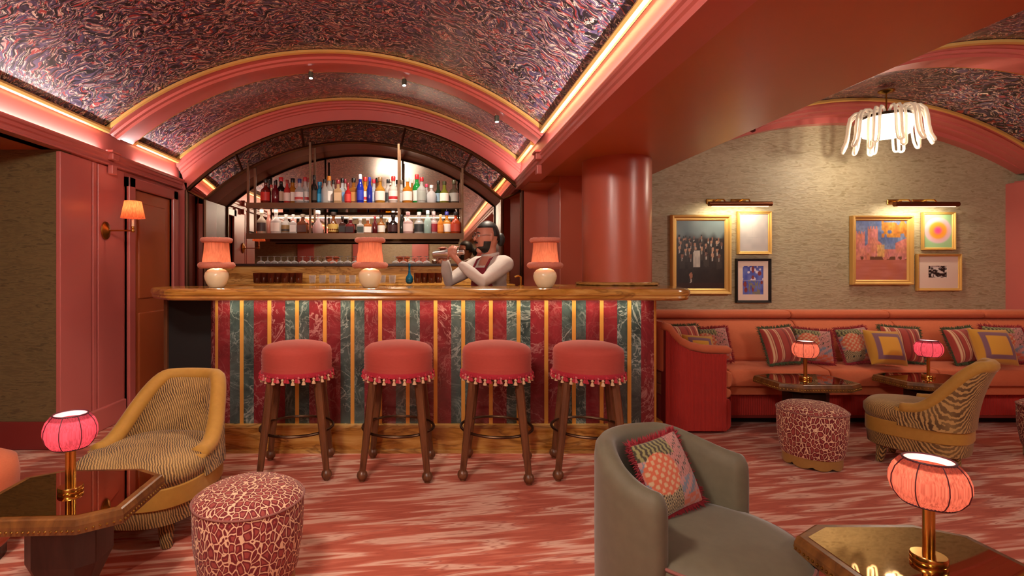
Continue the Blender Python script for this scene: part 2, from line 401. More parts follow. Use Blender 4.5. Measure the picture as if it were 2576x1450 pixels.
# ================================================================ the room
def arc_pt(arc, s, dr=0.0):
    xc, zc, R, phi = arc; a = s * phi
    return xc + (R + dr) * math.sin(a), zc + (R + dr) * math.cos(a)
def mk_arc(xc, half, spring, crown):
    rise = crown - spring; R = (half * half + rise * rise) / (2 * rise)
    return (xc, crown - R, R, math.asin(half / R))
XC = -0.8225
A_V = mk_arc(XC, 1.7175, 2.30, 2.92)          # left vault
A_M = mk_arc(-0.774, 1.688, 2.02, 2.715)      # outer mirror arch
A_I = mk_arc(-0.774, 1.478, 1.92, 2.49)       # inner mirror arch
XR = 3.65
A_R = (XR, 0.075, 2.60, math.asin(1.65 / 2.60))  # right vault
A_W = mk_arc(XR, 1.65, 2.085, 2.53)            # arch on the tan wall
def sweep(arc, prof, n=64, s0=-1, s1=1, closed=False):
    L = []
    if arc[0] > 3: s0 = -0.92
    for i in range(n + 1):
        s = lerp(s0, s1, i / n)
        L.append([(arc_pt(arc, s, dr)[0], y, arc_pt(arc, s, dr)[1]) for dr, y in prof])
    return MB().loops(L, closed, closed, closed)
def ring(a, b, prof, n=64, s0=-1, s1=1, closed=False):
    L = []
    if a[0] > 3: s0 = -0.92
    for i in range(n + 1):
        s = lerp(s0, s1, i / n); p = arc_pt(a, s); q = arc_pt(b, s)
        L.append([(lerp(p[0], q[0], t), y, lerp(p[1], q[1], t)) for t, y in prof])
    return MB().loops(L, closed, closed, closed)
def vault(name, arc, y0, y1, n=72):
    mb = MB(); ny = 2; uv = []
    L = []
    for i in range(n + 1):
        s = lerp(-1, 1, i / n); x, z = arc_pt(arc, s, 0.004)
        L.append([(x, y0, z), (x, y1, z)]); uv += [(s * arc[3] * arc[2], y0), (s * arc[3] * arc[2], y1)]
    mb.loops(L, False, False, False); mb.uv = uv
    return struct(mb.build(name, 'vault', smooth=True, sharp=0))
YB = -3.2
struct(MB().box(-4.8, 5.8, YB, 5.6, -0.1, 0.0).build('floor', 'carpet'))
vault('ceiling', A_V, YB, 4.01); vault('ceiling', A_V, 4.37, 5.12)
vault('ceiling', A_R, YB, 3.30); vault('ceiling', A_R, 3.65, 4.40)
struct(sweep(A_V, [(0.01, 4.0), (-.02, 4.02), (-.02, 4.07), (-.035, 4.08), (-.035, 4.11), (-.05, 4.125), (-.05, 4.16), (-.03, 4.175), (-.03, 4.36), (0.01, 4.38)]).build('trim_1', 'red_paint', smooth=True, sharp=25))
struct(sweep(A_R, [(0.01, 3.29), (-.02, 3.31), (-.02, 3.36), (-.035, 3.37), (-.035, 3.40), (-.05, 3.415), (-.05, 3.45), (-.03, 3.465), (-.03, 3.64), (0.01, 3.66)]).build('trim_2', 'red_paint', smooth=True, sharp=25))
struct(ring(A_V, A_M, [(-0.03, 5.10), (0.04, 5.10), (0.06, 5.125), (0.20, 5.125), (0.22, 5.15), (0.30, 5.15), (0.32, 5.175), (0.40, 5.175), (0.42, 5.19), (1.0, 5.19), (1.0, 5.24)]).build('trim_3', 'red_paint', smooth=True, sharp=25))
struct(ring(A_R, A_W, [(-0.03, 4.38), (0.04, 4.38), (0.10, 4.42), (0.25, 4.42), (0.30, 4.47), (0.45, 4.47), (0.5, 4.53), (0.62, 4.53), (0.66, 4.60), (1.0, 4.60), (1.0, 4.70)]).build('trim_4', 'red_paint', smooth=True, sharp=25))
k = 5
def gold_arc(arc, y0, y1):
    global k
    struct(sweep(arc, [(0.0, y0), (-0.018, y0), (-0.026, (y0 + y1) / 2), (-0.018, y1), (0.0, y1)], closed=True).build('trim_%d' % k, 'gold_trim', smooth=True, sharp=40)); k += 1
def gold_bar(x, z, y0, y1):
    global k
    struct(MB().tube([(x, y0, z), (x, y1, z)], 0.024, 8).build('trim_%d' % k, 'gold_trim')); k += 1
gold_arc(A_V, 3.985, 4.015); gold_arc(A_V, 4.365, 4.39); gold_arc(A_V, 5.085, 5.11)
gold_arc(A_R, 3.27, 3.30); gold_arc(A_R, 3.645, 3.67); gold_arc(A_R, 4.365, 4.39)
for x in (-2.505, 0.860):
    gold_bar(x, 2.298, YB, 4.0); gold_bar(x, 2.298, 4.38, 5.1)
# cornices along both sides of the left vault
def cornice(sx, x):
    global k
    prof = [(-.10, 2.34), (0.0, 2.30), (.006, 2.29), (.006, 2.10), (.046, 2.10), (.050, 2.125), (.060, 2.128), (.064, 2.118), (.060, 2.105), (.050, 2.098), (.050, 2.078), (.040, 2.070), (.040, 2.050), (.052, 2.042), (.052, 2.03), (-.10, 2.03)]
    L = [[(x + sx * d, y, z) for d, z in prof] for y in (YB, 5.19)]
    struct(MB().loops(L, True).build('trim_%d' % k, 'red_paint')); k += 1
cornice(1, -2.54); cornice(-1, 0.895)
# cornice blocks under the rib
for x, sx in ((-2.50, 1), (0.855, -1)):
    mb = MB().box(min(x, x + sx * .05), max(x, x + sx * .05), 3.98, 4.06, 2.07, 2.12).box(min(x, x + sx * .06), max(x, x + sx * .06), 3.96, 4.08, 2.12, 2.14).box(min(x, x + sx * .04), max(x, x + sx * .04), 3.99, 4.05, 1.96, 2.03)
    struct(mb.build('trim_%d' % k, 'red_paint', bevel=.006)); k += 1
# beam between the bays, and alcove ceiling on the left
struct(MB().box(0.90, 2.0, YB, 4.74, 2.08, 2.8).build('ceiling', 'orange_paint', bevel=.012))
struct(MB().box(0.90, 2.05, 4.74, 5.6, 2.02, 2.8).build('ceiling', 'orange_paint'))
struct(MB().box(-4.8, -2.56, YB, 3.52, 2.03, 2.2).build('ceiling', 'orange_paint'))
# walls
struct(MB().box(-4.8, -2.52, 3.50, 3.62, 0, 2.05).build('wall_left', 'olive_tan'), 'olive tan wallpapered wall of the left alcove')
struct(MB().box(-4.8, -2.53, 3.475, 3.50, 0, 0.19).build('baseboard_left', 'base_red', bevel=.008))
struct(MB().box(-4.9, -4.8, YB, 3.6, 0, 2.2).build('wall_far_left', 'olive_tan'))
struct(MB().box(-2.66, -2.53, 3.63, 5.3, 0, 2.06).build('wall_left', 'red_paint'), 'glossy red painted left wall')
for y0, y1 in ((3.495, 3.815), (3.835, 3.875), (3.895, 4.22)):
    struct(MB().box(-2.54, -2.508, y0, y1, 0.0, 2.02).build('wall_left_panel', 'red_paint', bevel=.005), 'flat raised board on the red left wall')
struct(MB().box(-2.54, -2.488, 3.49, 4.22, 0.0, 0.17).build('baseboard_left', 'red_paint', bevel=.008))
# door in the left wall
d1 = bpy.data.objects.new('door_1', None); COL.objects.link(d1); d1.location = (-2.53, 4.65, 0); struct(d1, 'dark red panelled door with deep moulded frame in the left wall')
DY0, DY1, DZ = -0.40, 0.42, 1.99
for a, b, c_, e in ((DY0, DY0 + .09, 0, DZ), (DY1 - .09, DY1, 0, DZ), (DY0, DY1, DZ - .09, DZ)):
    MB().box(0.0, 0.05, a, b, c_, e).build('door_frame', 'red_paint', d1, bevel=.008)
    MB().box(0.0, 0.03, a - .0 + (0.0), b, c_, e - .0).build('door_casing', 'red_paint', d1, bevel=.004)
MB().box(-0.03, 0.008, DY0 + .09, DY1 - .09, 0, DZ - .09).build('door_leaf', 'orange_paint', d1)
for z0, z1 in ((0.15, 0.85), (0.97, 1.80)):
    MB().box(0.0, 0.022, DY0 + .19, DY1 - .19, z0, z1).build('door_panel', 'orange_paint', d1, bevel=.01)
# back wall of the bar niche
struct(MB().box(-2.66, 2.05, 5.46, 5.56, 0, 3.0).build('wall_back', 'brown_paint'))
struct(MB().box(-2.56, -2.455, 5.19, 5.46, 0, 2.1).build('wall_back', 'red_paint'), 'narrow red pier left of the bar mirror')
struct(MB().box(0.918, 1.20, 5.19, 5.46, 0, 2.1).build('wall_back', 'column_paint'), 'red wall right of the bar mirror')
struct(MB().box(-2.46, 0.92, 5.20, 5.46, 0, 1.02).build('wall_back', 'brown_paint'), 'wall behind the back bar')
struct(MB().box(1.17, 1.98, 4.72, 5.46, 0, 2.1).build('wall_back', 'column_paint', bevel=.01), 'red pier behind the round column')
struct(MB().box(1.98, 5.6, 4.68, 4.80, 0, 2.75).build('wall_right_back', 'tan'))
struct(MB().box(5.28, 5.7, YB, 4.70, 0, 2.02).build('wall_right', 'red_paint'))
struct(MB().box(5.20, 5.30, 4.50, 4.69, 0, 2.0).build('wall_right', 'red_paint', bevel=.01), 'red pilaster at the end of the banquette wall')
# wall behind the photographer
struct(MB().box(-4.9, 5.8, YB - .12, YB, 0, 3.2).build('wall_front', 'tan'))
struct(MB().box(-4.9, 5.8, YB, YB + .03, 0, 0.9).build('baseboard_front', 'red_paint'))
for x in (-3.4, -1.9, -0.3, 1.45, 3.3):
    struct(MB().box(x - .22, x + .22, YB, YB + .06, 0, 2.1).build('wall_front', 'red_paint'), 'red pilaster on the wall behind the camera')
# column
col = MB().lathe([(0.262, 1.10), (0.262, 2.08)], 64).build('column', 'column_paint', smooth=True, loc=(1.467, 4.10, 0))
struct(col, 'thick round red column rising from the bar counter'); 
MB().lathe([(0.262, 0.0), (0.262, 1.02)], 48).build('column_foot', 'red_paint', col, smooth=True)

# ---------------------------------------------------------------- arched mirror
mir = thing('arched_mirror', 'large arched antique mirror in bronze framing behind the bar', 'mirror', (0, 0, 0))
YM = 5.205; YI = 5.145     # the panes tilt: their inner edge stands proud of the outer one
def seg_s(arc, x):  # fraction s where the arc has this x
    return math.asin((x - arc[0]) / arc[2]) / arc[3]
cuts_o = [-1.0] + [seg_s(A_M, at(p, 0, 5.2).x) for p in (592, 758, 1020, 1188)] + [1.0]
cuts_i = [-1.0] + [seg_s(A_I, at(p, 0, 5.2).x) for p in (616, 768, 1010, 1163)] + [1.0]
for i in range(5):
    n = 14; L = []
    for j in range(n + 1):
        o = arc_pt(A_M, lerp(cuts_o[i], cuts_o[i + 1], j / n)); q = arc_pt(A_I, lerp(cuts_i[i], cuts_i[i + 1], j / n))
        L.append([(o[0], YM, o[1]), (q[0], YI, q[1]), (q[0], YI + .012, q[1]), (o[0], YM + .012, o[1])])
    MB().loops(L, True).build('mirror_pane', 'mirror', mir)
ZB = 1.02
for sx in (-1, 1):
    o = arc_pt(A_M, sx); q = arc_pt(A_I, sx)
    pts = [(o[0], YM, o[1]), (q[0], YI, q[1]), (q[0], YI, ZB), (o[0], YM, ZB)]
    MB().loops([pts, [(x, y + .012, z) for x, y, z in pts]], True).build('mirror_pane', 'mirror', mir)
inner = [arc_pt(A_I, lerp(-1, 1, i / 40)) for i in range(41)]
loop = [(inner[0][0], ZB)] + inner + [(inner[-1][0], ZB)]
MB().loops([[(x, 5.42, z) for x, z in loop], [(x, 5.432, z) for x, z in loop]], True).build('inner_mirror_pane', 'mirror', mir)
rv = MB(); rv.loops([[(x, YI + .005, z) for x, z in loop], [(x, 5.42, z) for x, z in loop]], False, False, False); rv.build('niche_reveal', 'brown_paint', mir, smooth=True)
outer = [arc_pt(A_M, lerp(-1, 1, i / 40)) for i in range(41)]
fo = [(outer[0][0], ZB)] + outer + [(outer[-1][0], ZB)]
MB().tube([(x, 5.195, z) for x, z in fo], 0.016, 6).build('outer_frame', 'bronze', mir)
MB().tube([(x, YI - .008, z) for x, z in loop], 0.018, 6).build('inner_frame', 'bronze', mir)
for a, b in zip(cuts_o, cuts_i):
    o = arc_pt(A_M, a); q = arc_pt(A_I, b)
    MB().tube([(o[0], 5.197, o[1]), (q[0], YI - .008, q[1])], 0.012, 6).build('mullion', 'bronze', mir)

# ---------------------------------------------------------------- back bar
bb = thing('back_bar', 'low back bar of golden onyx with dark ledge below the mirror', 'back bar', (0, 0, 0))
MB().box(-1.95, 0.72, 4.58, 5.17, 0.0, 1.06).build('cabinet', 'dark_wood', bb)
MB().box(-1.97, 0.74, 4.55, 4.90, 1.06, 1.095).build('counter_top', 'onyx', bb, bevel=.008)
MB().box(-1.97, 0.74, 4.90, 5.17, 1.06, 1.255).build('splashback', 'onyx_pale', bb)
MB().box(-1.98, 0.75, 4.87, 5.17, 1.255, 1.28).build('ledge', 'dark_wood', bb, bevel=.005)

# ---------------------------------------------------------------- hanging bottle shelf
sh = thing('bottle_shelf', 'two-tier bronze bottle shelf hung on posts before the mirror', 'shelf', (0, 0, 0))
SX0, SX1 = at(622, 0, 4.98).x, at(1166, 0, 4.98).x
Z1 = 1.858; Z2 = 1.565
for z, nm in ((Z1, 'upper_shelf'), (Z2, 'lower_shelf')):
    MB().box(SX0, SX1, 4.955, 5.165, z - .03, z).build(nm, 'bronze', sh, bevel=.004)
    MB().box(SX0, SX1, 4.945, 4.957, z - .046, z + .008).build('shelf_lip', 'bronze', sh)
MB().box(SX0 + .05, SX1 - .05, 4.960, 4.976, Z1 - .038, Z1 - .030).build('light_strip', 'strip_glow', sh)
for p in (625, 781, 1003, 1163):
    for y in (4.962, 5.158):
        x = at(p, 0, 4.97).x
        s = seg_s(A_I, max(A_I[0] - 1.47, min(A_I[0] + 1.47, x))); zt = arc_pt(A_I, s)[1] - 0.01
        MB().box(x - .010, x + .010, y - .010, y + .010, Z2 - .03, zt).build('post', 'bronze', sh)
for x in (SX0, SX1 - .012):
    MB().box(x, x + .012, 4.96, 5.16, Z2 + .02, Z2 + .035).build('side_rail', 'bronze', sh)

# ================================================================ bar counter
bar = thing('bar_counter', 'long bar with red and green striped marble front and golden onyx top', 'bar counter', (0, 0, 0))
def rounded(pts, r, seg=6):
    out = []; n = len(pts)
    for i in range(n):
        p = Vector(pts[i][:2]); rr = pts[i][2] if len(pts[i]) > 2 else r
        a = Vector(pts[i - 1][:2]); b = Vector(pts[(i + 1) % n][:2])
        if rr <= 0: out.append((p.x, p.y)); continue
        u = (a - p).normalized(); v = (b - p).normalized(); ang = u.angle(v); d = min(rr / math.tan(ang / 2), (a - p).length * .49, (b - p).length * .49)
        q0 = p + u * d; q1 = p + v * d
        for k_ in range(seg + 1):
            t = k_ / seg; out.append(tuple((1 - t) ** 2 * q0 + 2 * t * (1 - t) * p + t * t * q1))
    return out
top = rounded([(-1.63, 3.18, .1), (1.60, 3.18, .12), (1.80, 3.80, .1), (1.80, 4.46, .05), (1.02, 4.46, .05), (1.02, 3.78, .05), (-1.92, 3.78, .03), (-1.90, 3.50, .1)], .06)
mb = MB()
def inset(pts, d):
    n = len(pts); out = []
    for i in range(n):
        a = Vector(pts[i - 1]); b = Vector(pts[(i + 1) % n]); t = (b - a).normalized(); nrm = Vector((-t.y, t.x)); p = Vector(pts[i]) + nrm * d; out.append((p.x, p.y))
    return out
L = []
for d, z in ((.035, 1.022), (.012, 1.026), (.0, 1.038), (.004, 1.050), (-.004, 1.058), (-.006, 1.074), (.0, 1.090), (.012, 1.097), (.03, 1.098)):
    q = inset(top, d); L.append([(x, y, z) for x, y in q])
mb.loops(L); mb.build('counter_top', 'onyx', bar, smooth=True, sharp=30)
# raised onyx collar round the column foot
MB().lathe([(0.30, 1.098), (0.315, 1.104), (0.315, 1.118), (0.30, 1.126), (0.262, 1.126)], 48, (1.467, 4.10, 0)).build('column_collar', 'onyx_pale', bar, smooth=True)
# path of the front, left to right
YF = 3.46
def front_path():
    P = []
    for i in range(6): P.append((-1.545, 4.10 - i * (4.10 - 3.66) / 5))
    for i in range(1, 13):
        a = PI + i * (PI / 2) / 12; P.append((-1.345 + .20 * math.cos(a), 3.66 + .20 * math.sin(a)))
    for i in range(1, 120): P.append((-1.345 + i * (1.46 + 1.345) / 120, YF))
    for i in range(0, 9):
        a = -PI / 2 + i * (PI / 2) / 8; P.append((1.46 + .07 * math.cos(a), YF + .07 + .07 * math.sin(a)))
    for i in range(1, 8): P.append((1.53, YF + .07 + i * .1))
    return P
FP = front_path()
S = [0.0]
for a, b in zip(FP, FP[1:]): S.append(S[-1] + math.hypot(b[0] - a[0], b[1] - a[1]))
def path_at(s):
    s = max(0.0, min(S[-1] - 1e-6, s))
    for i in range(len(S) - 1):
        if S[i + 1] >= s:
            t = (s - S[i]) / (S[i + 1] - S[i]); p = (lerp(FP[i][0], FP[i + 1][0], t), lerp(FP[i][1], FP[i + 1][1], t))
            d = Vector((FP[i + 1][0] - FP[i][0], FP[i + 1][1] - FP[i][1])).normalized(); return p, (d.y, -d.x)
def strip(s0, s1, out, z0, z1, name, mat, step=.03):
    n = max(1, int((s1 - s0) / step)); L = []
    for i in range(n + 1):
        p, nr = path_at(lerp(s0, s1, i / n)); q = (p[0] + nr[0] * out, p[1] + nr[1] * out); r = (p[0] - nr[0] * .03, p[1] - nr[1] * .03)
        L.append([(q[0], q[1], z0), (q[0], q[1], z1), (r[0], r[1], z1), (r[0], r[1], z0)])
    return MB().loops(L, True).build(name, mat, bar, smooth=True, sharp=30)
s_ref = S[6 + 12 - 1] + ((678 - VX) * YF / F + 1.345)   # arc length at the red stripe centred on px 678
per = 139.2 * YF / F / 2.0
ZK, ZT = 0.165, 1.022
for i in range(-6, 18):
    sc_ = s_ref + i * per; red = (i % 2 == 0); hw = (.105 if red else .080)
    if sc_ - hw < 0.02 or sc_ + hw > S[-1]: continue
    m_ = 'red_marble' if red else 'green_marble'
    strip(sc_ - hw, sc_ - .0125, 0, ZK, ZT, 'marble_slab', m_); strip(sc_ + .0125, sc_ + hw, 0, ZK, ZT, 'marble_slab', m_)
    strip(sc_ - .0125, sc_ + .0125, .004, ZK, ZT, 'brass_inlay', 'inlay_gold')
strip(0.05, S[-1], .035, 0.0, 0.17, 'kickboard', 'onyx', .04)
strip(0.05, S[-1], .042, 0.168, 0.186, 'kickboard_cap', 'onyx_pale', .04)
strip(0.05, S[-1], .046, 0.0, 0.022, 'kickboard_foot', 'onyx_pale', .04)
MB().box(-1.50, 1.49, 3.56, 3.62, 0, 1.02).build('carcass', 'dark_wood', bar)
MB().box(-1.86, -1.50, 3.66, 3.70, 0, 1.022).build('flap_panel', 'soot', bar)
MB().box(-1.885, -1.86, 3.64, 3.70, 0, 1.022).build('flap_post', 'walnut', bar)

# ================================================================ bar stools
def make_stool():
    t = thing('bar_stool', 'x', 'stool')
    R = .205
    MB().lathe([(.10, .600), (R - .01, .602), (R, .612), (R + .003, .622), (R - .001, .629), (R + .003, .637), (R - .001, .645), (R + .003, .655), (R, .664), (R + .004, .675), (R, .686), (R + .004, .698), (R, .71), (R + .002, .722), (R - .006, .744), (R - .03, .762), (R - .08, .775), (.06, .781), (.005, .782)], 48).build('seat', 'stool_fabric', t, smooth=True, sharp=0)
    MB().lathe([(R - .012, .590), (R + .002, .590), (R + .006, .604), (R + .002, .618), (R - .012, .618)], 48).build('fringe_band', 'tassel_red', t, smooth=True)
    MB().lathe([(R - .03, .575), (R - .02, .575), (R - .02, .602), (R - .03, .602)], 32).build('seat_frame', 'walnut', t)
    for i in range(4):
        a = PI / 4 + i * PI / 2; tx, ty = .135 * math.sqrt(2) * math.cos(a) * .95, .135 * math.sqrt(2) * math.sin(a) * .95
        bx, by = .187 * math.sqrt(2) * math.cos(a), .187 * math.sqrt(2) * math.sin(a)
        lg = MB().tube([(tx, ty, .60), (lerp(tx, bx, .5), lerp(ty, by, .5), .32), (bx, by, .045)], [.026, .024, .018], 8).build('leg', 'walnut', t, smooth=True, sharp=30)
        MB().lathe([(.010, 0), (.017, .003), (.017, .010), (.027, .018), (.032, .034), (.027, .052), (.016, .062)], 14, (bx, by, 0)).build('ball_foot', 'walnut', lg, smooth=True)
    rr = .215
    MB().tube([(rr * math.cos(2 * PI * i / 40), rr * math.sin(2 * PI * i / 40), .265) for i in range(40)], .0085, 8, True).build('foot_ring', 'bronze', t, smooth=True)
    tm = []
    for mt in ('tassel_red', 'tassel_cream', 'tassel_pink'):
        mb = MB().lathe([(.003, .0), (.007, -.004), (.009, -.010), (.005, -.015), (.011, -.030), (.012, -.036)], 8)
        o = mb.build('tassel', mt, t, smooth=True); tm.append(o.data); bpy.data.objects.remove(o)
    n = 44
    for i in range(n):
        a = 2 * PI * i / n; up = i % 2
        inst(tm[(0, 1, 2, 1)[i % 4]], 'tassel', t, ((R + .004) * math.cos(a), (R + .004) * math.sin(a), .592 if up else .604), (0, 0, a))
        if up: inst(tm[0], 'tassel', t, ((R + .009) * math.cos(a + .09), (R + .009) * math.sin(a + .09), .608), (0, 0, a))
    return t
st0 = make_stool()
ST = [(-.815, 3.14, 8, 'leftmost stool, behind the leopard pouf'), (-.20, 3.14, -3, 'second from the left along the bar'),
      (.395, 3.13, -9, 'third from the left along the bar'), (.945, 3.12, -10, 'rightmost stool, behind the green tub chair')]
for i, (x, y, a, l) in enumerate(ST):
    o = st0 if i == 0 else copy_tree(st0)
    o.location = (x, y, 0); o.rotation_euler = (0, 0, math.radians(a)); o['group'] = 'coral bar stools along the bar'
    o['label'] = 'coral tasselled stool, ' + l

# ================================================================ lamps on the counter
def rough_torus(R, r, z, n=64, m=10, seed=1):
    rd = random.Random(seed); L = []
    for i in range(n):
        a = 2 * PI * i / n
        L.append([((R + (r * (1 + rd.uniform(-.14, .14))) * math.cos(2 * PI * j / m)) * math.cos(a), (R + (r * (1 + rd.uniform(-.14, .14))) * math.cos(2 * PI * j / m)) * math.sin(a), z + r * (1 + rd.uniform(-.14, .14)) * math.sin(2 * PI * j / m)) for j in range(m)])
    L.append(L[0]); return MB().loops(L, True, False, False)
def make_counter_lamp():
    t = thing('counter_lamp', 'x', 'lamp')
    MB().lathe([(.002, 0), (.042, 0), (.048, .004), (.063, .028), (.074, .056), (.077, .076), (.072, .098), (.056, .116), (.034, .125), (.012, .130)], 32).build('base', 'ceramic', t, smooth=True)
    MB().lathe([(.012, .13), (.012, .20)], 12).build('neck', 'brass', t)
    MB().lathe([(.092, .140), (.088, .18), (.080, .24), (.076, .312)], 36, cap0=False, cap1=False).build('shade', 'bar_shade', t, smooth=True)
    rough_torus(.098, .020, .146, seed=2).build('lower_fur_trim', 'shade_fur', t, smooth=True, sharp=0)
    rough_torus(.084, .017, .312, seed=3).build('upper_fur_trim', 'shade_fur', t, smooth=True, sharp=0)
    MB().ball((0, 0, .215), .022).build('bulb', 'lamp_glow', t, smooth=True)
    return t
cl0 = make_counter_lamp()
for i, (px, py, Y, l) in enumerate(((545, 720, 3.42, 'left end of the bar counter'), (931, 724, 3.42, 'middle of the bar counter'), (1371, 730, 3.42, 'bar counter before the round column'))):
    o = cl0 if i == 0 else copy_tree(cl0); p = at(px, py, Y)
    o.location = (p.x, Y, 1.0985); o['label'] = 'cream lamp with furry coral shade on the ' + l; o['group'] = 'lamps on the bar counter'
    point_light('lamp_light', (p.x, Y, 1.0985 + .175), 1.7, (1.0, .76, .52), .02)

# ================================================================ low tables and their lamps
def octagon(hx, hy, cx, cy, d=0.0):
    hx -= d; hy -= d; cx -= d * .5; cy -= d * .5
    return [(-hx, -hy + cy), (-hx + cx, -hy), (hx - cx, -hy), (hx, -hy + cy), (hx, hy - cy), (hx - cx, hy), (-hx + cx, hy), (-hx, hy - cy)]
def make_table():
    t = thing('cocktail_table', 'x', 'table')
    hx, hy, cx, cy, z = .25, .21, .105, .07, .45
    L = []
    for d, zz in ((.012, z - .052), (0.0, z - .046), (0, z - .020), (.003, z - .012), (.006, z - .003), (.012, z)):
        L.append([(x, y, zz) for x, y in octagon(hx, hy, cx, cy, d)])
    L.append([(x, y, z) for x, y in octagon(hx, hy, cx, cy, .028)])
    MB().loops(L).build('table_top', 'table_edge', t)
    MB().prism(octagon(hx, hy, cx, cy, .030), z - .004, z + .0015).build('glass_inlay', 'table_glass', t)
    MB().prism(octagon(.12, .10, .05, .035), z - .07, z - .05).build('top_block', 'dark_wood', t, bevel=.004)
    P = [(.115, .09, 0.0), (.115, .09, .05), (.075, .06, .14), (.115, .09, .235), (.115, .09, .36), (.10, .08, z - .065)]
    MB().loops([[(x, y, zz) for x, y in octagon(a, b, a * .4, b * .4)] for a, b, zz in P]).build('pedestal', 'dark_wood', t, bevel=.003)
    nb = MB(); oc = octagon(hx, hy, cx, cy, -.001)
    for a, b in zip(oc, oc[1:] + oc[:1]):
        n = int(math.hypot(a[0] - b[0], a[1] - b[1]) / .016)
        for i in range(n):
            q = (i + .5) / n; nb.ball((lerp(a[0], b[0], q), lerp(a[1], b[1], q), z - .034), .0042, n=6, m=4)
    o = nb.build('nailheads', 'old_brass', t, smooth=True); o['kind'] = 'stuff'
    return t
def make_lantern(mat):
    t = thing('table_lamp', 'x', 'lamp')
    MB().lathe([(.002, 0), (.036, 0), (.037, .003), (.037, .016), (.035, .019), (.015, .019)], 32).build('base', 'brass', t, smooth=True)
    for dx in (-.008, .008):
        MB().lathe([(.0085, .018), (.0085, .155)], 16, (dx, 0, 0)).build('stem', 'brass', t, smooth=True)
    prof = [(.052, .148), (.060, .155), (.072, .172), (.0775, .193), (.0765, .213), (.069, .234), (.057, .250), (.050, .256)]
    n = 96; L = []
    for r, z in prof:
        L.append([((r + .0012 * math.cos(i * PI) - .003 * abs(math.cos(i * 4 * 2 * PI / n)) ** 6 * (r - .04) / .04) * math.cos(2 * PI * i / n), (r + .0012 * math.cos(i * PI) - .003 * abs(math.cos(i * 4 * 2 * PI / n)) ** 6 * (r - .04) / .04) * math.sin(2 * PI * i / n), z) for i in range(n)])
    MB().loops(L, True, False, False).build('shade', mat, t, smooth=True, sharp=0)
    Li = [[(r * .95 * math.cos(2 * PI * i / 32), r * .95 * math.sin(2 * PI * i / 32), z) for i in range(32)] for r, z in ((.050, .2555), (.052, .247), (.056, .238))]
    MB().loops(Li, True, False, False).build('lining', 'white_lining', t, smooth=True)
    for q, (R, z) in enumerate(((.0515, .148), (.050, .256))):
        MB().tube([(R * math.cos(2 * PI * i / 32), R * math.sin(2 * PI * i / 32), z) for i in range(32)], .0028, 6, True).build('rim', 'rib_dark', t, smooth=True)
    for kx in range(8):
        a = 2 * PI * kx / 8 + .2
        MB().tube([((r + .0012) * math.cos(a), (r + .0012) * math.sin(a), z) for r, z in prof], .0013, 5).build('rib', 'rib_dark', t)
    MB().ball((0, 0, .188), .011, .011, .018).build('bulb', 'lamp_glow', t, smooth=True)
    return t
tb0 = make_table(); lp_pink = make_lantern('pink_shade'); lp_coral = make_lantern('coral_shade')
TB = [(-1.232, 1.765, 0.05, 'pink', 'beside the moire chair in the left foreground', 'on the left foreground table'),
      (1.285, 1.335, 0.0, 'coral', 'in the right foreground corner', 'on the right foreground table'),
      (2.62, 3.62, 0.0, 'coral', 'before the banquette, behind the leopard pouf', 'before the banquette, behind the leopard pouf'),
      (3.52, 3.66, 0.0, 'pink', 'before the banquette, behind the mustard chair', 'before the banquette, right of its twin')]
npk = nco = 0
for i, (x, y, a, c, l, l2) in enumerate(TB):
    o = tb0 if i == 0 else copy_tree(tb0); o.location = (x, y, 0); o.rotation_euler = (0, 0, a)
    if i >= 2: o.scale = (1.12, 1.0, 1.0)
    o['label'] = 'octagonal mirror-topped table with studded edge ' + l; o['group'] = 'octagonal cocktail tables'
    src = lp_pink if c == 'pink' else lp_coral
    used = (npk if c == 'pink' else nco)
    q = src if used == 0 else copy_tree(src)
    if c == 'pink': npk += 1
    else: nco += 1
    q.location = (x, y, .4515); q.rotation_euler = (0, 0, .3 * i); q['label'] = 'small brass lamp with ribbed %s silk shade ' % c + l2; q['group'] = 'small table lamps'
    if i < 2: q.scale = (1.03, 1.03, 1.03)
    point_light('lamp_light', (x, y, .4515 + .222), 0.30, (1.0, .66, .5) if c == 'coral' else (1.0, .5, .45), .012)

# ================================================================ poufs
def make_pouf(rx, ry, h):
    t = thing('leopard_pouf', 'x', 'pouf')
    MB().lathe([(.02, .07), (rx - .03, .07), (rx - .022, .09), (rx - .004, h * .55), (rx, h - .03), (rx - .003, h - .022)], 48, sy=ry / rx).build('drum', 'leopard', t, smooth=True, sharp=40)
    MB().lathe([(rx - .003, h - .022), (rx - .016, h - .006), (rx * .75, h + .012), (rx * .4, h + .022), (.004, h + .025)], 48, sy=ry / rx, cap0=False).build('cushion_top', 'leopard', t, smooth=True, sharp=0)
    MB().tube([(rx * math.cos(2 * PI * i / 48), ry * math.sin(2 * PI * i / 48), h - .022) for i in range(48)], .004, 6, True).build('piping', 'pink_piping', t, smooth=True)
    n = 96; R = rx - .034; q = ry / rx
    lo = [(R * math.cos(2 * PI * i / n), q * R * math.sin(2 * PI * i / n), .028 - .022 * abs(math.sin(i * PI * 9 / n)) ** .5) for i in range(n)]
    hi = [(x, y, .085) for x, y, z in lo]; hi2 = [(x * .9, y * .9, .085) for x, y, z in lo]; lo2 = [(x * .9, y * .9, z) for x, y, z in lo]
    MB().loops([lo2, lo, hi, hi2], True, False, False).build('scalloped_skirt', 'mustard_base', t, smooth=True, sharp=40)
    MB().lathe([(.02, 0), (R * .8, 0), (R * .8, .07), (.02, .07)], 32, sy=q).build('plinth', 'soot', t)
    return t
pf0 = make_pouf(.202, .202, .372)
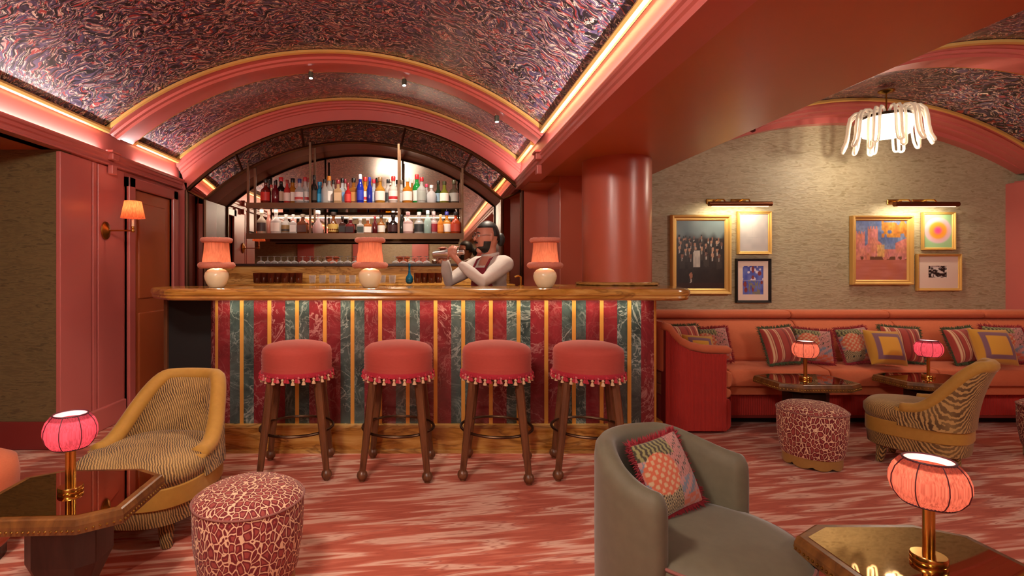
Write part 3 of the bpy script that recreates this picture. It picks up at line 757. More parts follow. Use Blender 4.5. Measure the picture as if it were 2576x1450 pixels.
PF = [(-.69, 1.96, 'red and cream leopard print pouf in the left foreground, before the bar stools'), (2.385, 3.24, 'red and cream leopard print pouf on scalloped base, before the banquette'), (3.99, 3.28, 'red and cream leopard print pouf cut by the right picture edge')]
for i, (x, y, l) in enumerate(PF):
    o = pf0 if i == 0 else copy_tree(pf0); o.location = (x, y, 0); o['label'] = l; o['group'] = 'leopard print poufs'; o.rotation_euler = (0, 0, i * 1.3)
    if i: o.scale = (.93, .93, .97)
# coral seat cut by the left edge
cs = thing('coral_ottoman', 'coral velvet ottoman cut off by the left picture edge', 'ottoman', (-1.985, 2.12, 0))
MB().lathe([(.10, .06), (.20, .06), (.23, .10), (.235, .34), (.225, .40), (.17, .43), (.004, .435)], 40).build('cushion', 'coral_fabric', cs, smooth=True, sharp=0)
MB().lathe([(.02, 0), (.19, 0), (.19, .065), (.02, .065)], 32).build('plinth', 'dark_wood', cs)

# ================================================================ slipper chairs
def make_slipper():
    t = thing('slipper_chair', 'x', 'chair')
    def base(th, a, b, e=.72):
        s_, c_ = math.sin(th), math.cos(th)
        return (a * math.copysign(abs(s_) ** e, s_), b * math.copysign(abs(c_) ** e, c_))
    A, B = .262, .285
    n = 64
    def lp(a, b, z, dy=0): return [(base(2 * PI * i / n, a, b)[0], base(2 * PI * i / n, a, b)[1] + dy, z) for i in range(n)]
    MB().loops([lp(A - .03, B - .03, .115), lp(A - .012, B - .012, .125), lp(A - .004, B - .004, .205)]).build('skirt_band', 'moire', t, smooth=True)
    MB().loops([lp(A - .002, B - .002, .205), lp(A + .002, B + .002, .21), lp(A + .002, B + .002, .295), lp(A - .002, B - .002, .30)]).build('velvet_band', 'mustard_velvet', t, smooth=True)
    MB().loops([lp(A - .004, B - .002, .30), lp(A + .006, B + .008, .335, -.004), lp(A + .004, B + .008, .372, -.004), lp(A - .02, B - .015, .398, -.004), lp(A - .08, B - .08, .412, -.004), lp(A - .18, B - .18, .418), lp(.01, .01, .42)]).build('seat', 'moire', t, smooth=True, sharp=0)
    TH = math.radians(96); m = 48; shell = MB(); rim = []; Lo = []; 
    def hgt(th):
        q = abs(math.degrees(th)); return .385 + .30 * smooth01((94 - q) / 66)
    for i in range(m + 1):
        th = lerp(-TH, TH, i / m); h = hgt(th); hb = .285
        bo = base(th, A + .012, B + .012); bi = base(th, A - .055, B - .055)
        row = []
        for j in range(7):
            q = j / 6; z = lerp(hb, h, q); k_ = (z - hb) / .4; nx = 1 - .13 * k_; dy = .085 * k_ * k_ * max(0, math.cos(th)) + .02 * k_
            row.append((bo[0] * nx, bo[1] + dy, z))
        ro = []
        for j in range(6, -1, -1):
            q = j / 6; z = lerp(hb, h, q); k_ = (z - hb) / .4; nx = 1 - .13 * k_; dy = .085 * k_ * k_ * max(0, math.cos(th)) + .02 * k_
            ro.append((bi[0] * nx, bi[1] + dy, z - .002))
        Lo.append(row + ro)
        a_, b_ = row[6], ro[0]; rim.append(((a_[0] + b_[0]) / 2, (a_[1] + b_[1]) / 2, h + .004))
    shell.loops(Lo); shell.build('backrest', 'moire', t, smooth=True, sharp=50)
    MB().tube(rim, [.024 if 0 < i < m else .018 for i in range(m + 1)] if False else .0385, 10).build('velvet_rim', 'mustard_velvet', t, smooth=True, sharp=0)
    for sx in (-1, 1):
        e = rim[0] if sx < 0 else rim[-1]
        MB().tube([(e[0], e[1], e[2]), (e[0] * 1.0, e[1] - .012, .35), (e[0] * 1.01, e[1] - .012, .295)], [.037, .028, .022], 10).build('rim_end', 'mustard_velvet', t, smooth=True, sharp=0)
    for sx in (-1, 1):
        for sy in (-1, 1):
            MB().tube([(sx * .155, sy * .165, .13), (sx * .158, sy * .17, .07), (sx * .165, sy * .18, .0)], [.036, .030, .022], 10).build('leg', 'moire', t, smooth=True)
    return t
sc0 = make_slipper(); sc0.location = (-1.315, 2.45, 0); sc0.rotation_euler = (0, 0, math.radians(-4)); sc0.scale = (1.06, 1.04, .93)
sc0['label'] = 'mustard moire slipper chair facing out beside the left foreground table'; sc0['group'] = 'mustard slipper chairs'
sc1 = copy_tree(sc0); sc1.location = (3.05, 3.24, 0); sc1.rotation_euler = (0, 0, math.radians(216)); sc1.scale = (.86, .86, .95)
sc1['label'] = 'mustard moire slipper chair turned sideways before the banquette'

# ================================================================ green tub chair
tc = thing('tub_chair', 'sage green velvet tub chair with round seat in the foreground', 'chair', (.815, 1.61, 0), math.radians(37))
def tub_shell():
    TH = math.radians(95); m = 56; L = []; ri, ro = .222, .293
    for i in range(-7, m + 8):
        q = min(max(i / m, 0), 1); th = lerp(-TH, TH, q); e = 0.0
        if i < 0: e = -i / 7
        if i > m: e = (i - m) / 7
        sc_ = math.sqrt(max(0.0, 1 - e * e)); dth = .13 * e * (1 if i > m else -1)
        th2 = th + dth; d = abs(math.degrees(th)) / 95
        h = .655 - .07 * smooth01((d - .35) / .65); zb = .055
        rm = (ri + ro) / 2; hw = (ro - ri) / 2 * max(sc_, .06)
        pr = [(rm + hw * .75, zb), (rm + hw * .97, zb + .10), (rm + hw, h * .6), (rm + hw, h - .05), (rm + hw * .9, h - .02), (rm + hw * .55, h - .003), (rm, h + .003), (rm - hw * .55, h - .003), (rm - hw * .9, h - .02), (rm - hw, h - .05), (rm - hw, h * .6), (rm - hw, zb)]
        hm = h - .03 * e
        L.append([(r * math.sin(th2), r * math.cos(th2), z if z < .1 else z - .07 * (1 - sc_) * (z / h) ** 2) for r, z in pr])
    return MB().loops(L)
tub_shell().build('shell', 'green_velvet', tc, smooth=True, sharp=0)
MB().lathe([(.02, .06), (.235, .06), (.255, .09), (.266, .20), (.266, .37), (.259, .388)], 56, (0, -.05, 0)).build('seat_base', 'green_velvet', tc, smooth=True, sharp=60)
MB().lathe([(.259, .388), (.246, .402), (.19, .414), (.1, .418), (.004, .419)], 56, (0, -.05, 0), cap0=False).build('seat', 'green_velvet', tc, smooth=True, sharp=0)
MB().tube([(.262 * math.cos(2 * PI * i / 72), .262 * math.sin(2 * PI * i / 72) - .05, .389) for i in range(72)], .005, 6, True).build('piping', 'pink_piping', tc, smooth=True)
MB().lathe([(.02, 0), (.22, 0), (.22, .06), (.02, .06)], 32, (0, -.03, 0)).build('plinth', 'dark_wood', tc)

# ================================================================ banquette
bq = thing('banquette_sofa', 'long coral upholstered banquette along the tan wall', 'banquette', (0, 0, 0))
seams = [1.74, 3.03, 3.86, 4.66, 5.27]
def extr(name, prof, x0, x1, mat, bev=.012, seg=3):
    L = [[(x, y, z) for y, z in prof] for x in (x0, x1)]
    return MB().loops(L).build(name, mat, bq, smooth=True, sharp=35, bevel=bev, seg=seg)
for i in range(4):
    x0, x1 = seams[i] + .004, seams[i + 1] - .004
    extr('seat_cushion', [(3.92, .33), (3.91, .37), (3.915, .43), (3.935, .455), (4.10, .475), (4.32, .48), (4.32, .33)], max(x0, 2.265), x1, 'coral_fabric')
    extr('back_cushion', [(4.22, .46), (4.19, .50), (4.20, .60), (4.26, .72), (4.33, .79), (4.40, .805), (4.46, .80), (4.46, .46)], max(x0, 1.85), x1, 'coral_fabric')
    extr('top_roll', [(4.38, .805), (4.345, .82), (4.34, .845), (4.36, .868), (4.42, .878), (4.50, .875), (4.54, .85), (4.54, .80)], x0, x1, 'coral_fabric')
MB().box(2.265, 5.27, 3.96, 4.30, .26, .335).build('seat_rail', 'coral_fabric', bq)
MB().box(1.76, 5.27, 4.44, 4.67, .1, .82).build('back_frame', 'coral_fabric', bq)
def bullion(name, x0, x1, y, z0, z1, parent, along='x', r=.007):
    mb = MB(); n = int(abs(x1 - x0) / (r * 2)); L = []
    for i in range(n * 4 + 1):
        s_ = i / (n * 4); p = lerp(x0, x1, s_); d = -r * abs(math.sin(s_ * n * PI))
        pts = [(p, y + d, z0), (p, y + d, z1)] if along == 'x' else [(y - d, p, z0), (y - d, p, z1)]
        L.append(pts)
    mb.loops(L, False, False, False); return mb.build(name, 'red_bullion', parent, smooth=True, sharp=0)
bullion('bullion_fringe', 2.265, 5.27, 4.03, .085, .27, bq)
MB().box(2.265, 5.27, 4.035, 4.30, .06, .26).build('front_board', 'base_red', bq)
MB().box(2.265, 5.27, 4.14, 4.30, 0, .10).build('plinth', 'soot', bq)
# the return at the left end, running towards the camera
bs = thing('banquette_end', 'curved end of the banquette with red fringed side panel beside the bar', 'banquette end', (0, 0, 0))
def endprof(d=0):
    return [(1.735, .80 - d), (1.765, .785 - d), (1.80, .735 - d), (1.85, .685 - d), (1.92, .65 - d), (2.02, .628 - d), (2.20 - d * .4, .620 - d)]
pts = [(1.735, .06)] + endprof(.035) + [(2.185, .06)]
MB().loops([[(x, 3.84, z) for x, z in pts], [(x, 3.90, z) for x, z in pts]]).build('end_board', 'base_red', bs)
# fringe on the end panel: a corrugated sheet under the roll
n = 44; L = []
for i in range(n * 4 + 1):
    s_ = i / (n * 4); x = lerp(1.737, 2.19, s_); y = 3.832 - .006 * abs(math.sin(s_ * n * PI))
    zz = .62
    ep = endprof(.03)
    for (xa, za), (xb, zb_) in zip(ep, ep[1:]):
        if xa <= x <= xb: zz = lerp(za, zb_, (x - xa) / (xb - xa))
    L.append([(x, y, .02), (x, y, zz)])
MB().loops(L, False, False, False).build('bullion_fringe', 'red_bullion', bs, smooth=True, sharp=0)
ep = endprof(); rr = [.030] * len(ep)
MB().tube([(1.735, 3.85, .82)] + [(x, 3.85, z) for x, z in ep] + [(2.225, 3.86, .612)], [.02] + [.032] * len(ep) + [.024], 12).build('arm_roll', 'coral_fabric', bs, smooth=True, sharp=0)
mbk = MB(); mbk.loops([[(1.72, y, .45), (1.84, y, .45), (1.80, y, .70), (1.765, y, .83), (1.72, y, .83)] for y in (3.86, 4.18)]); mbk.build('back_cushion', 'coral_fabric', bs, bevel=.02)
def end_cush(name, z0, z1, x1):
    P = [(1.76, z0), (x1 - .02, z0), (x1, z0 + .012), (x1 + .012, (z0 + z1) / 2), (x1, z1 - .015), (x1 - .03, z1), (1.76, z1)]
    MB().loops([[(x, y, z) for x, z in P] for y in (3.855, 4.185)]).build(name, 'coral_fabric', bs, smooth=True, sharp=40, bevel=.012)
end_cush('seat_cushion', .335, .462, 2.245); end_cush('seat_roll', .255, .335, 2.235)
MB().loops([[(x, y, z) for x, z in ((1.76, .02), (2.215, .02), (2.235, .05), (2.235, .23), (2.22, .255), (1.76, .255))] for y in (3.845, 4.185)]).build('seat_front', 'red_bullion', bs, smooth=True, sharp=40, bevel=.01)

# ================================================================ cushions
def hexc(h): return srgb(h)
CA = {k_: srgb(v) for k_, v in dict(red='#a03a2e', dred='#7c2a24', cream='#d9b48a', yellow='#d49c32', yel2='#be8829', purple='#7b5563', green='#66684a', olive='#8c8452', sand='#b39a70', pink='#b87f76', rose='#a8685f', blue='#727a86', orange='#c4603f', dark='#3d3324', tan='#c4a27c').items()}
def f_stripe(u, v):
    x = (u * .5 + .5) * 5.0; q = x % 1.0
    if .40 < q < .47 or .53 < q < .60 or (.78 < q < .83): return CA['cream']
    if .47 <= q <= .53: return CA['red']
    return CA['red'] if q < .78 else CA['dred']
def f_yellow(u, v):
    m_ = max(abs(u), abs(v))
    if .52 < m_ < .74: return CA['purple']
    return CA['yellow'] if m_ < .52 else CA['yel2']
def f_multi(seed):
    def g(u, v):
        su, sv = math.floor(u * 22), math.floor(v * 22); rd = ((su * 73856093) ^ (sv * 19349663) ^ seed * 83492791) & 1023
        chk = (su + sv) % 2
        if (u + .45) ** 2 + (v - .1) ** 2 < .30: return CA['orange'] if (math.sin(u * 26) * math.sin(v * 26)) > -.2 else CA['tan']
        if v > .5 and u < .25: return CA['olive'] if math.sin(u * 40 + math.sin(v * 30)) > 0 else CA['dark']
        if u > -.1 and v > -.15: return CA['pink'] if (su + (sv // 2)) % 2 else (CA['rose'] if rd > 300 else CA['dark'])
        if u < .0 and v < -.3: return CA['sand'] if chk else CA['dark']
        if v > -.62: return CA['blue'] if math.sin((u * .8 - v) * 16 + .9 * math.sin(u * 60)) > 0 else CA['pink']
        return CA['orange'] if rd > 420 else CA['pink']
    return g
def make_cushion(label, size, fn, fringe, loc, facing, lean=18, roll=0, thick=.075, N=44, fl=.026, seed=1, group='scatter cushions on the banquette'):
    t = thing('scatter_cushion', label, 'cushion', loc, 0, group)
    t.rotation_euler = (Matrix.Rotation(math.radians(facing), 3, 'Z') @ Matrix.Rotation(math.radians(-lean), 3, 'X') @ Matrix.Rotation(math.radians(roll), 3, 'Y')).to_euler()
    h = size / 2; mb = MB(); cols = []
    def pt(u, v, s_):
        k_ = 1 - .055 * (u * u * (1 - abs(v)) * 0 + (1 - (abs(u)) ** 2) * abs(v) ** 3); k2 = 1 - .055 * ((1 - abs(v) ** 2) * abs(u) ** 3)
        d = thick * ((1 - abs(u) ** 2.6) * (1 - abs(v) ** 2.6)) ** .55
        return (u * h * k2, s_ * d, v * h * k_)
    for s_ in (-1, 1):
        o = len(mb.v)
        for j in range(N + 1):
            for i in range(N + 1):
                u, v = 2 * i / N - 1, 2 * j / N - 1; mb.v.append(pt(u, v, s_)); cols.append(fn(u, v))
        for j in range(N):
            for i in range(N):
                a = o + j * (N + 1) + i; q = (a, a + 1, a + N + 2, a + N + 1); mb.f.append(q if s_ < 0 else q[::-1])
    mb.col = cols; mb.build('cover', 'woven', t, smooth=True, sharp=0)
    if fringe:
        rd = random.Random(seed); fb = MB(); per = []
        M_ = 34
        for e in range(4):
            for i in range(M_):
                s_ = 2 * i / M_ - 1; u, v = ((s_, -1), (1, s_), (-s_, 1), (-1, -s_))[e]; per.append((u, v))
        for (u, v) in per:
            for q in range(4):
                x, y, z = pt(u, v, 0); d = Vector((u if abs(u) > .97 else u * .25, 0, v if abs(v) > .97 else v * .25)).normalized()
                d = (d + Vector((rd.uniform(-.4, .4), rd.uniform(-.5, .5), rd.uniform(-.4, .4)))).normalized()
                e = Vector((x, y, z)) + d * fl * rd.uniform(.8, 1.25); p0 = Vector((x, y, z)) - d * .004
                w_ = Vector((-d.z, 0, d.x)).normalized() * .0042; w2 = Vector((0, .0042, 0))
                fb.add([p0 + w_, p0 - w_, p0 + w2, p0 - w2, e], [(0, 2, 4), (2, 1, 4), (1, 3, 4), (3, 0, 4)])
        o = fb.build('fringe', fringe, t); o['kind'] = 'stuff'
    return t
def cz(size, lean): return .478 + size / 2 * math.cos(math.radians(lean)) + .012
def cush(label, px, size, fn, fr, Y, facing=0, lean=20, roll=0, seed=1, thick=.07):
    make_cushion(label, size, fn, fr, ((px - VX) * Y / F, Y, cz(size, lean)), facing, lean, roll, thick, seed=seed)
cush('striped cushion with green fringe in the banquette corner, mostly hidden by the arm', 1718, .30, f_stripe, 'fringe_green', 4.10, 6, 20, 0, 1)
cush('woven patchwork cushion with red fringe in the banquette corner', 1790, .27, f_multi(3), 'fringe_red', 4.14, -6, 18, -4, 2)
cush('yellow cushion with purple square, half behind the banquette end arm', 1757, .235, f_yellow, None, 3.99, 0, 22, 4, 3, .06)
cush('red striped cushion with green fringe left of the first table lamp', 1962, .285, f_stripe, 'fringe_green', 4.08, 8, 20, -3, 4)
cush('woven patchwork cushion with red fringe behind the first table lamp', 2046, .265, f_multi(5), 'fringe_red', 4.12, -10, 22, 5, 5)
cush('woven patchwork cushion with red fringe left of the middle yellow cushion', 2152, .275, f_multi(8), 'fringe_red', 4.12, 6, 20, -4, 6)
cush('striped cushion with green fringe tucked behind the middle yellow cushion', 2268, .28, f_stripe, 'fringe_green', 4.14, -8, 20, 4, 7)
cush('yellow cushion with purple square between patchwork and striped cushions', 2226, .275, f_yellow, None, 3.98, 0, 22, 3, 8, .065)
cush('red striped cushion with green fringe near the right end', 2424, .275, f_stripe, 'fringe_green', 4.10, 8, 20, -3, 9)
cush('woven patchwork cushion with red fringe at the far right, behind yellow cushion', 2530, .285, f_multi(11), 'fringe_red', 4.14, -8, 20, 2, 10)
cush('rightmost yellow cushion with purple square on the banquette', 2497, .285, f_yellow, None, 3.99, -4, 22, 2, 11, .065)
make_cushion('patchwork cushion with red fringe leaning in the green tub chair', .236, f_multi(21), 'fringe_red', (.779, 1.715, .530), 28.7, 24.6, -4.4, .045, 72, .022, 12, group=None)

# ================================================================ bottles
def bottle_profile(kind, h, r):
    if kind == 'round': return [(r * .92, 0), (r, .01), (r, h * .56), (r * .93, h * .62), (r * .42, h * .74), (r * .34, h * .78), (r * .33, h * .93), (r * .38, h * .95), (r * .36, h)]
    if kind == 'slim': return [(r * .9, 0), (r, .01), (r, h * .60), (r * .85, h * .68), (r * .45, h * .80), (r * .38, h * .94), (r * .40, h)]
    if kind == 'square': return [(r * .95, 0), (r, .008), (r, h * .60), (r * .85, h * .66), (r * .38, h * .72), (r * .34, h * .9), (r * .38, h)]
    if kind == 'squat': return [(r * .85, 0), (r, .012), (r * 1.04, h * .35), (r, h * .58), (r * .55, h * .72), (r * .32, h * .78), (r * .32, h * .92), (r * .36, h)]
    if kind == 'decanter': return [(r * .8, 0), (r, .015), (r * 1.05, h * .25), (r * .9, h * .45), (r * .4, h * .62), (r * .28, h * .72), (r * .30, h * .92), (r * .42, h)]
    if kind == 'wine': return [(r * .92, 0), (r, .008), (r, h * .50), (r * .9, h * .56), (r * .5, h * .66), (r * .38, h * .74), (r * .36, h)]
GL = {}
def glass_of(col, clear):
    key = (col, clear)
    if key not in GL: GL[key] = glass('bottle_glass_%d' % len(GL), col, clear)
    return GL[key]
PL = {}
def pl(col, rough=.5):
    if col not in PL: PL[col] = plain('label_%d' % len(PL), col, rough)
    return PL[col]
def bottle(label, kind, x, y, z, h, r, col, clear, lab, cap, group, band=None):
    t = thing('liquor_bottle', label, 'bottle', (x, y, z + .0008), random.uniform(-.2, .2), group)
    n = 4 if kind == 'square' else 16
    prof = bottle_profile(kind, h * .9, r)
    mb = MB().lathe(prof, n)
    if n == 4:
        mb.v = [((x_ * math.cos(PI / 4) - y_ * math.sin(PI / 4)) * 1.25, (x_ * math.sin(PI / 4) + y_ * math.cos(PI / 4)) * 1.05, z_) for x_, y_, z_ in mb.v]
    mb.build('glass', glass_of(col, clear), t, smooth=(n > 4), sharp=40, bevel=.004 if n == 4 else 0)
    if lab:
        z0, z1 = h * .12, h * .46
        if n == 4:
            w_ = r * .80; MB().box(-w_, w_, -r * .76 - .0025, -r * .76, z0, z1).build('paper_label', pl(lab), t)
        else:
            L = []
            for i in range(13):
                a = -PI / 2 + lerp(-1.15, 1.15, i / 12); rr = r * (1.05 if kind == 'squat' else 1.0) + .0015
                L.append([(rr * math.cos(a), rr * math.sin(a), z0), (rr * math.cos(a), rr * math.sin(a), z1), ((rr - .002) * math.cos(a), (rr - .002) * math.sin(a), z1), ((rr - .002) * math.cos(a), (rr - .002) * math.sin(a), z0)])
            MB().loops(L).build('paper_label', pl(lab), t, smooth=True, sharp=40)
            if band:
                L = [[(p[0] * 1.012, p[1] * 1.012, lerp(z0, z1, q)) for p, q in zip(row, (.12, .42, .42, .12))] for row in L]
                MB().loops(L).build('label_band', pl(band), t, smooth=True, sharp=40)
    rc = prof[-1][0] * 1.12
    MB().lathe([(rc, h * .84), (rc * 1.05, h * .86), (rc * 1.05, h * .985), (rc * .9, h), (.001, h)], 12).build('cap', pl(cap, .35), t, smooth=True, sharp=40)
    return t
Z0U = Z1 + .0; Z0L = Z2 + .0
def zx(zx_): return 440 + zx_ / 2.862
# (zoomed x, top, colour words, kind, glass, clear, label, cap, radius, band)
UP = [(655, 482, 'dark amber bottle with red label', 'round', '#6b1a12', .25, '#c02a20', '#1a1412', .036, None),
      (695, 520, 'short peach bottle with cream label', 'squat', '#e0b090', .2, '#e8c8b0', '#b03028', .026, None),
      (724, 498, 'slim dark red bottle', 'slim', '#6a0f1c', .2, None, '#151010', .026, None),
      (765, 465, 'black bottle with beige label and red cap', 'round', '#120d0c', .05, '#b99a82', '#b01a22', .037, None),
      (808, 490, 'slim red bottle with white label', 'slim', '#c23a36', .3, '#ddd0c8', '#7a2a20', .024, None),
      (848, 474, 'amber bottle with tall white label', 'round', '#c07a28', .35, '#e3d6cc', '#1d1613', .038, None),
      (898, 482, 'clear bottle with blue cap', 'round', '#dfe2e6', .6, '#e6dfe0', '#27306a', .034, '#c04a4a'),
      (938, 465, 'clear bottle with white and red label', 'round', '#e8e0de', .55, '#e8dcd8', '#b3262c', .034, '#b83a3c'),
      (1003, 455, 'tall slim black bottle', 'slim', '#1c1815', .1, '#3a332c', '#15110f', .024, None),
      (1043, 500, 'bright blue bottle', 'round', '#1e86b8', .3, '#2a93c4', '#2a8ab8', .038, None),
      (1078, 484, 'slim clear bottle with black cap', 'slim', '#d8d4d0', .6, None, '#171312', .023, None),
      (1110, 458, 'clear bottle with white label and orange cap', 'round', '#e0dcd8', .6, '#e2dad6', '#d98a2a', .034, None),
      (1175, 490, 'clear bottle with tan label and crimson cap', 'square', '#c9a67c', .4, '#c4a684', '#8a2030', .030, None),
      (1206, 474, 'clear bottle with blue label and black cap', 'square', '#cfd6de', .5, '#5a86b8', '#141212', .030, None),
      (1246, 510, 'short red bottle', 'round', '#b01f22', .2, '#c53a34', '#7a1a20', .024, None),
      (1287, 472, 'square whiskey bottle with tan label', 'square', '#9c6226', .3, '#b98448', '#181312', .034, None),
      (1334, 450, 'tall cobalt blue bottle', 'slim', '#1c2fa8', .2, '#2438b0', '#cfd4e4', .026, None),
      (1370, 464, 'amber bottle with white and red label', 'round', '#d0851f', .3, '#e6d8d2', '#c02a26', .036, '#c22a2a'),
      (1402, 470, 'slim cobalt blue bottle', 'slim', '#1a2c9c', .2, None, '#2a3cae', .020, None),
      (1432, 480, 'clear bottle with pale blue label', 'round', '#d4dae6', .55, '#b9c4da', '#b8283a', .030, None),
      (1477, 470, 'golden bottle with cream label and cork', 'round', '#c48a34', .35, '#e4d8d0', '#8a6844', .037, None),
      (1535, 480, 'clear bottle with dark label', 'slim', '#cfcac6', .5, '#3a3c3e', '#141212', .026, None),
      (1573, 464, 'clear bottle with red-topped white label', 'round', '#e0d4ce', .45, '#ead9d4', '#c0282c', .036, '#b8242c'),
      (1632, 486, 'slim clear bottle', 'slim', '#d6d0cc', .6, '#b4b0ae', '#6a5a4c', .025, None),
      (1675, 474, 'amber bottle with large white label', 'round', '#c8802a', .35, '#e8ddd6', '#d6ccc0', .037, None),
      (1742, 446, 'tall green bottle with red top', 'slim', '#1f8a3c', .25, '#d8d8d2', '#c0202a', .031, None),
      (1776, 470, 'silver grey bottle with red top', 'round', '#c9ccc8', .45, '#9aa09a', '#b01f2a', .034, None),
      (1812, 514, 'clear bottle with pink cap', 'round', '#dfdada', .6, '#cfd0d2', '#c83a5a', .027, None),
      (1848, 528, 'short crystal clear bottle', 'squat', '#e6e6e8', .55, None, '#d8d8da', .034, None),
      (1896, 490, 'tall dark green bottle', 'wine', '#1c2c1c', .15, '#7a94a8', '#141812', .028, None),
      (1940, 500, 'olive green bottle with white label', 'wine', '#6a6a24', .25, '#e2dcd2', '#33361c', .035, None),
      (2010, 486, 'dark glass bottle with grey label', 'round', '#4a3c30', .25, '#8f8a84', '#4c4a34', .037, None)]
LO = [(625, 705, 'cream and dark bottle', 'round', '#c8b49c', .4, '#3a2420', '#d0c0a8', .034, None),
      (677, 716, 'flat salmon pink bottle', 'slim', '#d8907c', .35, None, '#d89a86', .026, None),
      (728, 706, 'frosted clear bottle', 'round', '#d8ccc4', .4, '#dacdc2', '#b4a698', .036, None),
      (800, 738, 'wide clear bottle with gold medallion label', 'squat', '#d6ccc4', .5, '#8a6a40', '#cfc4ba', .036, '#3a2c24'),
      (852, 740, 'clear square bottle', 'square', '#dcd6d2', .6, '#cfc6c0', '#c8beb6', .026, None),
      (922, 736, 'wide brown bottle with dark label', 'square', '#6a3418', .3, '#4a241a', '#8a7a68', .040, None),
      (1030, 712, 'pinkish crystal decanter', 'decanter', '#d8b8b4', .55, None, '#d6c4c0', .036, None),
      (1142, 720, 'round amber flask with gold diamond label', 'decanter', '#7a4018', .3, '#b8964a', '#2a1c14', .040, None),
      (1206, 752, 'small dark bottle with black label', 'square', '#3a1e18', .2, '#1c1614', '#1a1412', .026, None),
      (1265, 758, 'squat dark red bottle', 'square', '#6a1a1c', .25, '#2a1416', '#cfc0b4', .034, None),
      (1334, 766, 'short clear bottle with dark green label', 'square', '#d2ccc6', .5, '#2c3a34', '#d4cec8', .028, None),
      (1390, 762, 'short amber bottle with white label', 'square', '#a85c28', .3, '#e0d2c8', '#d8d0c8', .033, None),
      (1440, 752, 'slim dark red bottle', 'slim', '#5e1a1a', .3, None, '#8a2a2a', .020, None),
      (1485, 742, 'amber bottle with narrow white label', 'round', '#a86a34', .35, '#e4dad0', '#3a2a20', .030, None),
      (1572, 742, 'wide black bottle', 'squat', '#1c1412', .1, '#3a1a1a', '#141010', .038, None),
      (1632, 738, 'dark green bottle with black cap', 'slim', '#2c2e26', .3, None, '#181614', .022, None),
      (1678, 722, 'clear pink bottle with white label', 'round', '#dcb8b4', .45, '#dcc8c4', '#b88a88', .036, None),
      (1758, 720, 'crystal bottle with black label', 'round', '#d8d4d0', .55, '#2a2c2c', '#c8c2bc', .036, None),
      (1820, 712, 'pale blue-green bottle', 'slim', '#b4cfc8', .45, None, '#b8c8c2', .026, None),
      (1862, 716, 'clear bottle with dark red label', 'round', '#e0c8c4', .5, '#8c1f2c', '#b89c98', .034, None),
      (1912, 740, 'slim orange bottle', 'slim', '#d8822c', .35, '#d08034', '#d0a070', .022, None),
      (1957, 718, 'amber bottle with white label and blue cap', 'round', '#d08a34', .35, '#e0d4cc', '#2c3080', .034, None),
      (2022, 722, 'red amber bottle with black cap', 'squat', '#a83c1a', .3, '#9c3018', '#141010', .036, None)]
def shelf_row(rows, zb, zbase_px, shelfname, group):
    for i, (x, top, words_, kind, gl, cl, lab, cap, r, band) in enumerate(rows):
        Y = 5.005 + .052 * (i % 2)
        X = (zx(x) - VX) * Y / F; h = (zbase_px - top) / 2.862 * Y / F
        q = ORD[i] if i == 0 else ORD[i] + ' from the left'
        bottle('%s, %s on the %s shelf' % (words_, q, shelfname), kind, X, Y, zb, h, r * 1.36, gl, cl, lab, cap, group, band)
shelf_row(UP, Z1, 664, 'upper', 'bottles on the upper shelf'); shelf_row(LO, Z2, 884, 'lower', 'bottles on the lower shelf')
# taller bottles standing behind, partly hidden
for i, (x, c_, cap) in enumerate(((680, '#3a2a22', '#141010'), (832, '#d8b0a0', '#c0a090'), (965, '#d0c8c4', '#8a2a2a'), (1140, '#cfc8c0', '#1a1614'), (1225, '#d8d0ca', '#8a1f30'), (1455, '#8a4a24', '#1a1412'), (1600, '#cfc6c0', '#2a2220'), (1708, '#b07a3a', '#cfc6bc'))):
    Y = 5.125; bottle('bottle in the upper back row, %s' % (ORD[i] if i == 0 else ORD[i] + ' from the left'), 'round', (zx(x) - VX) * Y / F, Y, Z1, .255 + .01 * (i % 3), .034, c_, .5, None, cap, 'back row of bottles on the upper shelf')

# ---------------------------------------------------------------- glasses
glass('clear_glass', '#e6e0dc', .82); glass('amber_glass', '#5e2414', .35); glass('teal_glass', '#0f5a78', .3)
def tumbler_mesh(mat):
    o = MB().lathe([(.002, .004), (.024, .004), (.028, .012), (.032, .075), (.030, .075), (.026, .014), (.002, .012)], 16).build('tumbler', mat, smooth=True, sharp=40); me = o.data; bpy.data.objects.remove(o); return me
ta, tcl = tumbler_mesh('amber_glass'), tumbler_mesh('clear_glass')
def put(me, name, x, y, z, label, cat, group):
    o = inst(me, name, None, (x, y, z)); tag(o, label, cat, group); return o
for i in range(7):
    Y = 4.72 + .04 * (i % 2); put(ta, 'amber_tumbler', (zx(592 + i * 50) - VX) * Y / F, Y, 1.0958, 'dark amber tumbler on the back bar, %s of the left row' % (ORD[i] if i == 0 else ORD[i] + ' from the left'), 'tumbler', 'amber tumblers on the left of the back bar').scale = (1.15, 1.15, 1.3)
for i in range(4):
    Y = 4.72 + .04 * (i % 2); put(ta, 'amber_tumbler', (zx(1748 + i * 50) - VX) * Y / F, Y, 1.0958, 'dark amber tumbler near the bartender, %s of the right row' % (ORD[i] if i == 0 else ORD[i] + ' from the left'), 'tumbler', 'amber tumblers on the right of the back bar').scale = (1.15, 1.15, 1.3)
for i in range(9):
    Y = 4.72 + .04 * (i % 2); put(tcl, 'clear_tumbler', (zx(990 + i * 72) - VX) * Y / F, Y, 1.0958, 'clear tumbler on the back bar, %s of the middle row' % (ORD[i] if i == 0 else ORD[i] + ' from the left'), 'tumbler', 'clear tumblers on the back bar')
cm = MB().lathe([(.036, 0), (.038, .004), (.037, .018), (.030, .034), (.016, .044), (.005, .050), (.004, .10), (.006, .106), (.030, .112), (.030, .115), (.002, .116)], 16)
o_ = cm.build('coupe_glass', 'clear_glass', smooth=True, sharp=40); cme = o_.data; bpy.data.objects.remove(o_)
